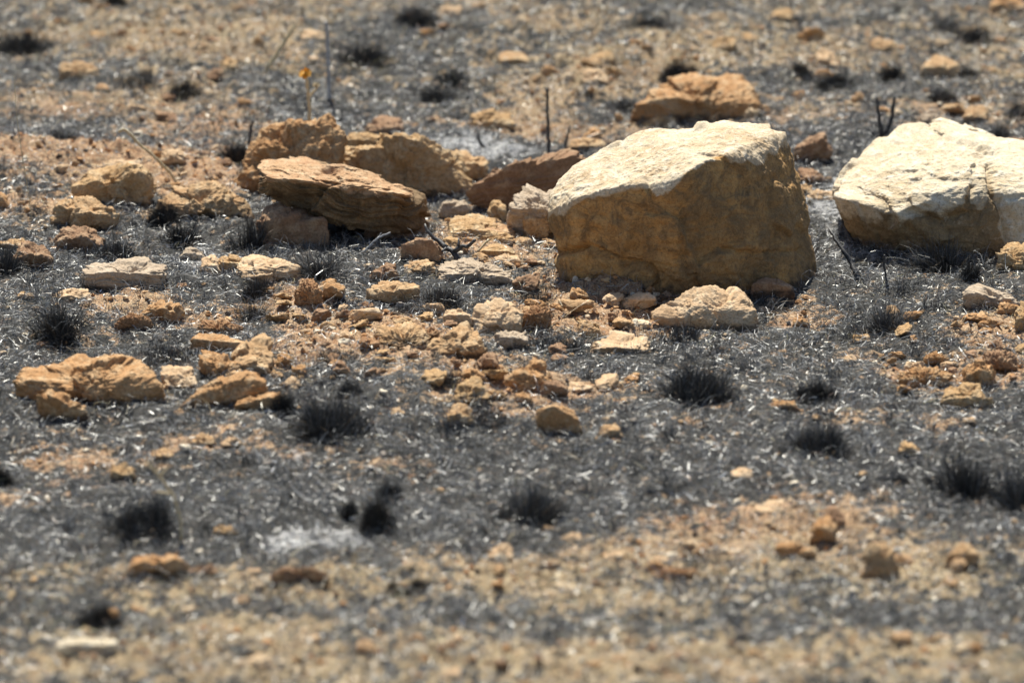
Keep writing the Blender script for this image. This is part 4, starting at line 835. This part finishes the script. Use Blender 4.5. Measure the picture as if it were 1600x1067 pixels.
# unit tufts: height about 0.06 m, spread radius about 0.03 m
TU = dict(spiky=tuft_mesh(1, 1500, .075, .030, .6, 1., 'spiky'), dome=tuft_mesh(2, 2800, .060, .038, 1.15), dome2=tuft_mesh(3, 2800, .058, .036, 1.05, 1.4), flat=tuft_mesh(4, 2400, .034, .060, 1.4, 1.5), dense=tuft_mesh(5, 4000, .060, .036, .95, .5), loose=tuft_mesh(6, 1400, .080, .034, .8, 1.6, 'spiky'))
TUFTS = [ # centre u, foot v, width px, height px, kind, label
 (98, 528, 70, 68, 'spiky', 'tall spiky charred tuft at left below the thin pale slab'),
 (182, 408, 80, 38, 'dome', 'black tuft on the ground just behind the flat grey topped rock'),
 (285, 388, 60, 50, 'dense', 'black tuft in front of the big rounded tan stone'),
 (385, 392, 34, 62, 'spiky', 'narrow dark tuft left of the dark brown supporting rock'),
 (402, 470, 66, 46, 'dome', 'charred tuft at the lower end of the long pale stone'),
 (386, 506, 58, 32, 'spiky', 'small charred tuft behind the crumbly soil cap'),
 (508, 432, 90, 42, 'loose', 'charred tuft in front of the shadow under the propped slab'),
 (512, 680, 130, 84, 'dome2', 'large bushy charred tuft right of the left rock cluster'),
 (444, 652, 40, 50, 'dense', 'narrow black tuft touching the left of the large bushy tuft'),
 (262, 566, 110, 42, 'flat', 'flattened charred tuft above the loaf shaped rock'),
 (6, 430, 40, 46, 'spiky', 'charred tuft cut by the left edge above the tall spiky one'),
 (256, 352, 52, 40, 'dense', 'black tuft at the left end of the big rounded tan stone'),
 (96, 232, 74, 32, 'dense', 'blurred black tuft behind the orange soil bank'),
 (368, 258, 56, 40, 'dense', 'dark tuft left of the knobbly tan rock'),
 (288, 160, 62, 44, 'dense', 'blurred black round tuft in the background at left'),
 (212, 140, 90, 46, 'flat', 'blurred grey tuft left of the black round background tuft'),
 (570, 112, 92, 56, 'dense', 'large blurred black tuft right of the dried yellow flower'),
 (704, 138, 66, 34, 'dome', 'blurred dark tuft at upper centre'),
 (680, 158, 70, 28, 'dome', 'blurred dark tuft just below the upper centre one'),
 (975, 174, 50, 36, 'flat', 'blurred grey tuft left of the orange layered rock'),
 (1018, 50, 80, 26, 'dense', 'blurred dark tuft at the top edge above the layered rock'),
 (1060, 128, 62, 38, 'dense', 'black tuft directly behind the orange layered rock'),
 (1305, 143, 92, 38, 'dense', 'widest black tuft of the background at right'),
 (1250, 126, 44, 28, 'dense', 'small black tuft left of the widest background tuft'),
 (1394, 126, 42, 26, 'dense', 'small black tuft right of the widest background tuft'),
 (1524, 68, 66, 36, 'dome', 'blurred dark tuft above the lone rounded stone at right'),
 (1514, 124, 34, 24, 'dense', 'tiny black tuft right of the lone rounded stone'),
 (1478, 48, 60, 26, 'flat', 'blurred grey tuft near the top right corner'),
 (1398, 24, 36, 20, 'dense', 'tiny black tuft at the top edge at right'),
 (1474, 162, 56, 28, 'dome', 'blurred tuft behind the crest of the cream boulder'),
 (1590, 186, 54, 32, 'dome', 'blurred tuft at the right edge in the background'),
 (1238, 42, 40, 20, 'dense', 'tiny dark tuft beside the ochre stone at the top edge'),
 (1553, 226, 30, 36, 'spiky', 'thin dark tuft behind the raised lip of the cream boulder'),
 (1490, 430, 64, 62, 'spiky', 'spiky charred tuft in front of the cream boulder'),
 (1516, 440, 34, 34, 'dense', 'small black tuft right of the spiky one by the cream boulder'),
 (1386, 522, 74, 42, 'loose', 'loose charred tuft in the middle of the black area at right'),
 (1090, 628, 120, 86, 'dome2', 'large bushy charred tuft below the pale pitted rock'),
 (1274, 626, 76, 36, 'dense', 'lone black tuft right of the large bushy one'),
 (1280, 712, 112, 62, 'dome2', 'blurred round tuft in the right foreground'),
 (1518, 788, 80, 84, 'spiky', 'blurred tall black tuft at the right, left one of two'),
 (1588, 800, 80, 90, 'loose', 'blurred tall tuft at the right edge, right one of two'),
 (836, 814, 118, 66, 'dome2', 'central blurred black tuft of the foreground'),
 (588, 832, 52, 66, 'dense', 'blurred upright black tuft beside the white ash, largest of three'),
 (546, 812, 30, 38, 'dense', 'small blurred tuft left of the upright black one'),
 (608, 782, 54, 44, 'dome', 'blurred tuft behind the upright black one'),
 (226, 836, 116, 72, 'dome2', 'blurred dark tuft of the lower left, widest there'),
 (158, 984, 70, 52, 'dense', 'round jet black tuft near the lower left corner'),
 (-2, 762, 40, 50, 'dense', 'blurred black tuft cut by the left edge'),
 (692, 482, 74, 42, 'dome', 'charred tuft right of the tan half buried rock'),
 (640, 492, 70, 26, 'flat', 'low charred tuft below the tan half buried rock'),
 (832, 474, 96, 38, 'flat', 'low wide black tuft left of the foot of the largest boulder'),
 (870, 556, 130, 48, 'flat', 'flat grey tuft below the tall cream rock'),
 (1062, 530, 90, 36, 'flat', 'black flattened tuft in front of the pale pitted rock'),
 (690, 600, 80, 42, 'flat', 'dark flattened tuft left of the rusty stone'),
 (1205, 482, 70, 24, 'flat', 'low black tuft in the shade at the right foot of the largest boulder'),
 (520, 560, 70, 30, 'flat', 'low dark tuft left of the wide tan mound'),
 (655, 928, 50, 30, 'dense', 'small blurred black tuft low in the centre foreground'),
 (616, 930, 36, 24, 'dense', 'tiny blurred black tuft beside the one low in the centre foreground'),
 (1398, 752, 50, 24, 'flat', 'faint grey tuft left of the two tall tufts at the right'),
 (545, 622, 40, 26, 'dense', 'small tuft right of the large bushy tuft near the left cluster'),
 (650, 36, 70, 34, 'dome', 'blurred tuft at the top edge left of the centre'),
 (36, 86, 100, 46, 'dome', 'blurred dark tuft in the upper left corner'),
 (182, 12, 50, 24, 'dense', 'tiny blurred tuft at the top edge at left'),
 (745, 655, 110, 30, 'flat', 'flattened dark tuft below the tan lump'),
]
rg = random.Random(5)
for (u, v, wp, hp, kind, lab) in TUFTS:
    xx, yy = ground_at(u, v - hp * .12); dist = math.hypot(yy, H); mpp = dist / FPX
    sxy = wp * mpp / {'spiky': .085, 'dome': .13, 'dome2': .125, 'flat': .16, 'dense': .115, 'loose': .13}[kind]; sz = hp * mpp / (.032 if kind == 'flat' else .05) * rg.uniform(.9, 1.15); sxy *= 1.32 * rg.uniform(.9, 1.12)
    o = bpy.data.objects.new('grass_tuft', TU[kind]); COL.objects.link(o)
    o.location = (xx, yy, gz1(xx, yy)); o.scale = (sxy, sxy * .9, sz); o.rotation_euler = (0, 0, rg.uniform(0, 6.28))
    tag(o, lab, 'grass tuft', 'charred grass tufts')

# ------------------------------------------------------------------ twigs, stems, flower
def tube(paths, rs, sides=7, rough=.15, seed=0):
    rg = np.random.default_rng(seed); V = []; F = []
    for pts, (r0, r1) in zip(paths, rs):
        pts = np.array(pts, float)
        # resample with a little wobble
        seg = np.linalg.norm(np.diff(pts, axis=0), axis=1); s = np.concatenate([[0], np.cumsum(seg)]); m = max(4, int(s[-1] / max(.004, r0 * 1.6)))
        ss = np.linspace(0, s[-1], m + 1); q = np.stack([np.interp(ss, s, pts[:, k]) for k in range(3)], 1)
        q[1:-1] += rg.normal(0, r0 * rough, (m - 1, 3))
        tg = np.gradient(q, axis=0); tg /= np.linalg.norm(tg, axis=1)[:, None]
        a = np.cross(tg, [0.3, 1, .2]); a /= np.linalg.norm(a, axis=1)[:, None]; b = np.cross(tg, a)
        rr = np.linspace(r0, r1, m + 1) * rg.uniform(.82, 1.2, m + 1)
        off = len(V)
        for k in range(m + 1):
            for j in range(sides):
                an_ = 2 * math.pi * j / sides; V.append(q[k] + (a[k] * math.cos(an_) + b[k] * math.sin(an_)) * rr[k])
        for k in range(m):
            for j in range(sides):
                j2 = (j + 1) % sides; F.append((off + k * sides + j, off + k * sides + j2, off + (k + 1) * sides + j2, off + (k + 1) * sides + j))
        for kk, rev in ((0, True), (m, False)):
            cidx = len(V); V.append(q[kk])
            for j in range(sides):
                p1, p2 = off + kk * sides + j, off + kk * sides + (j + 1) % sides
                F.append((cidx, p2, p1, p1) if rev else (cidx, p1, p2, p2))
    bm = bmesh.new(); vs = [bm.verts.new(p) for p in V]
    for f in F:
        try: bm.faces.new([vs[i] for i in dict.fromkeys(f)])
        except ValueError: pass
    return bm
def twig(name, label, cat, foot, paths, rad, mat, seed=0, group=None, y_off=0.):
    """paths: lists of (u, v[, dy]) in photo pixels, standing on the ground at pixel foot"""
    x0, y0 = ground_at(*foot); y0 += y_off; org = np.array([x0, y0, gz1(x0, y0)])
    W = [[at_y(p[0], p[1], y0 + (p[2] if len(p) > 2 else 0)) - org for p in path] for path in paths]
    bm = tube(W, rad, seed=seed); me = bpy.data.meshes.new(name); bm.to_mesh(me); bm.free()
    for p in me.polygons: p.use_smooth = True
    o = link(name, me, MAT[mat], loc=tuple(org)); return tag(o, label, cat, group)
twig('twig', 'forked black charred twig beside the reddish brown block', 'twig', (716, 414),
     [[(717, 416, 0), (716, 405, 0), (709, 394, .01), (698, 388, .015)], [(709, 394, .01), (722, 385, 0), (733, 384, -.01), (742, 375, -.02)], [(698, 388, .015), (688, 378, .03), (676, 372, .03), (668, 360, .04), (664, 350, .05)], [(716, 384, 0), (717, 373, .01)], [(697, 388, .01), (690, 393, 0)]],
     [(.0065, .005), (.0052, .0035), (.0058, .0022), (.003, .0018), (.004, .002)], 'char', 1)
twig('twig', 'pale ash covered twig in the shadow under the propped slab', 'twig', (566, 398), [[(562, 400, 0), (578, 385, 0), (592, 371, -.01), (610, 364, -.01)], [(590, 373, 0), (596, 364, 0)]], [(.003, .0022), (.002, .001)], 'ashwood', 2)
twig('twig', 'thin pale curved twig across the reddish brown block', 'twig', (612, 410), [[(614, 410, -.02), (625, 400, -.04), (636, 396, -.04), (648, 398, -.04)]], [(.0014, .001)], 'ashwood', 3)
twig('burnt_stem', 'straight black stem standing behind the tilted dark red rock', 'stem', (857, 245), [[(857, 248), (857, 220), (856, 190), (855, 165), (855, 138)]], [(.0042, .0032)], 'char', 4)
twig('burnt_stem', 'short dark stem right of the straight black one', 'stem', (884, 236), [[(883, 238), (884, 225), (887, 212), (890, 196)]], [(.004, .002)], 'char', 5)
twig('burnt_stem', 'curved black stem on the pale ash behind the broad yellow rock', 'stem', (757, 232), [[(759, 234), (752, 226), (747, 218), (748, 207)]], [(.0045, .003)], 'char', 6)
twig('burnt_stem', 'blurred black branched stem behind the cream boulder', 'stem', (1378, 214), [[(1380, 218), (1376, 200), (1373, 178), (1370, 152)], [(1380, 214), (1390, 195), (1395, 172), (1397, 150)], [(1378, 216), (1366, 210), (1352, 200)]], [(.006, .003), (.007, .003), (.005, .002)], 'char', 7)
twig('burnt_stem', 'leaning thick charred stick between the two boulders, in front', 'stick', (1342, 434), [[(1343, 436, -.02), (1332, 416, 0), (1318, 392, .02), (1306, 376, .04), (1296, 358, .06)]], [(.0055, .003)], 'char', 8)
twig('burnt_stem', 'leaning charred stick close to the cream boulder, left one', 'stick', (1335, 386), [[(1338, 388), (1326, 368, .02), (1312, 340, .05)]], [(.005, .003)], 'char', 9)
twig('burnt_stem', 'leaning charred stick close to the cream boulder, right one', 'stick', (1344, 384), [[(1344, 386), (1334, 364, .02), (1322, 338, .05)]], [(.0045, .003)], 'char', 10)
twig('burnt_stem', 'thin upright black stem in the black area at right', 'stem', (1386, 446), [[(1386, 448), (1384, 430), (1381, 412), (1382, 398)]], [(.003, .0015)], 'char', 11)
twig('burnt_stem', 'faint dark stem left of the knobbly tan rock', 'stem', (390, 224), [[(389, 226), (391, 208), (394, 188)]], [(.005, .003)], 'char', 12)
twig('burnt_stem', 'tall blurred dark stem in the background beside the yellow flower', 'stem', (514, 158), [[(514, 160), (513, 120), (512, 80), (510, 34)]], [(.0055, .003)], 'ashwood', 13)
twig('dry_stalk', 'blurred tan stalk leaning in the background left of the tall dark stem', 'stalk', (416, 113), [[(414, 114), (430, 90), (446, 64), (460, 40)], [(446, 64), (440, 50)]], [(.006, .004), (.003, .002)], 'straw', 14)
twig('dry_stalk', 'curved dry stalk arching over the orange soil bank', 'stalk', (278, 286), [[(278, 288), (262, 266), (240, 244), (218, 226), (203, 209), (192, 202), (185, 206)]], [(.0035, .003)], 'straw', 15)
twig('dry_stalk', 'thin pale stalk standing at the far left', 'stalk', (50, 345), [[(50, 346), (44, 300), (34, 240), (26, 180), (22, 120)]], [(.0010, .0007)], 'straw', 16)
twig('dry_stalk', 'blurred dry seed stalk in front of the lower left tuft', 'stalk', (284, 850), [[(284, 850), (283, 815), (272, 775), (250, 745), (228, 722)], [(270, 772), (246, 768)], [(250, 745), (262, 730)]], [(.003, .0022), (.002, .0015), (.002, .0015)], 'straw', 17)
twig('dry_stalk', 'straw stalk lying below the crumbling orange rock at left', 'stalk', (200, 520), [[(130, 505, .02), (165, 520, .0), (200, 527, -.02), (230, 529, -.03)]], [(.0014, .0008)], 'straw', 18)
twig('dry_stalk', 'pale broken stalk lying across the flake heap', 'stalk', (748, 395), [[(746, 394, -.03), (764, 374, -.02)]], [(.0028, .0024)], 'straw', 19)
twig('dry_stalk', 'short pale stalk by the soil patch at the right edge', 'stalk', (1500, 512), [[(1500, 512), (1509, 495)]], [(.002, .001)], 'straw', 20)
twig('burnt_stem', 'dark burnt root lying along the foot of the propped slab', 'stick', (433, 395), [[(398, 352, .03), (402, 375, .0), (398, 388, .0)]], [(.0025, .002)], 'char', 21)
# flower
fx0, fy0 = ground_at(482, 262); fo = bpy.data.objects.new('dried_flower', None); COL.objects.link(fo); fo.location = (fx0, fy0, gz1(fx0, fy0))
tag(fo, 'dried orange yellow thistle flower on a pale stem in the background', 'flower')
org = np.array(fo.location[:])
bm = tube([[at_y(484, 262, fy0) - org, at_y(485, 210, fy0) - org, at_y(483, 155, fy0) - org, at_y(480, 135, fy0) - org, at_y(478, 122, fy0) - org], [at_y(483, 152, fy0) - org, at_y(490, 144, fy0) - org, at_y(495, 138, fy0) - org]], [(.005, .004), (.003, .002)], seed=3)
me = bpy.data.meshes.new('stem'); bm.to_mesh(me); bm.free(); link('stem', me, MAT['straw'], fo)
def bloom(name, u, v, r, mat, n=60, seed=0):
    c = at_y(u, v, fy0) - org; rgn = np.random.default_rng(seed); bm = bmesh.new()
    bmesh.ops.create_icosphere(bm, subdivisions=3, radius=r * .62)
    for q in bm.verts: q.co *= 1 + .18 * math.sin(q.co.x * 900) * math.sin(q.co.z * 800)
    for k in range(n):
        d = rgn.normal(size=3); d[2] = abs(d[2]) * .9 - .25; d /= np.linalg.norm(d); d = Vector(d); s_ = d.orthogonal().normalized() * r * .2
        a = bm.verts.new(d * r * .45 + s_); b = bm.verts.new(d * r * .45 - s_); e = bm.verts.new(d * r * rgn.uniform(.9, 1.25)); m_ = bm.verts.new(d * r * .8 + s_ * 1.1); bm.faces.new((a, b, e, m_))
    bmesh.ops.translate(bm, verts=bm.verts, vec=Vector(c)); me = bpy.data.meshes.new(name); bm.to_mesh(me); bm.free(); link(name, me, MAT[mat], fo)
bloom('flower_head', 477, 117, .0145, 'petal', seed=1)
bloom('seed_head', 494, 134, .009, 'straw', 40, 2)

# ------------------------------------------------------------------ light, sky, camera
SUN_EL, SUN_AZ = R(57), R(-9)     # azimuth measured from +Y (away from the camera) toward +X
sd = Vector((math.sin(SUN_AZ) * math.cos(SUN_EL), math.cos(SUN_AZ) * math.cos(SUN_EL), math.sin(SUN_EL)))
sun = bpy.data.lights.new('sun', 'SUN'); sun.energy = 5.0; sun.angle = R(.5); sun.color = (1, .96, .84)
so_ob = bpy.data.objects.new('sun', sun); COL.objects.link(so_ob); so_ob.rotation_euler = sd.to_track_quat('Z', 'Y').to_euler(); so_ob.location = (0, 8, 12)
wd = bpy.data.worlds.new('World'); S.world = wd; wd.use_nodes = True; nt = wd.node_tree
sky = nt.nodes.new('ShaderNodeTexSky'); sky.sky_type = 'NISHITA'; sky.sun_disc = False; sky.sun_elevation = SUN_EL; sky.sun_rotation = SUN_AZ
bg = nt.nodes['Background']; nt.links.new(sky.outputs[0], bg.inputs[0]); bg.inputs[1].default_value = .075
cam = bpy.data.cameras.new('camera'); co_ = bpy.data.objects.new('camera', cam); COL.objects.link(co_)
co_.location = (0, 0, H); co_.rotation_euler = (math.pi / 2 - PITCH, 0, 0)
cam.sensor_width = 36; cam.lens = 18 / math.tan(HFOV / 2); cam.clip_start = .1; cam.clip_end = 2000
gx_, gy_ = ground_at(800, 462); cam.dof.use_dof = True; cam.dof.focus_distance = gy_ * cp + H * sp
cam.dof.aperture_fstop = cam.lens / 1000 / .047
S.camera = co_
S.view_settings.view_transform = 'Standard'; S.view_settings.look = 'None'; S.view_settings.exposure = .76; S.view_settings.gamma = 1
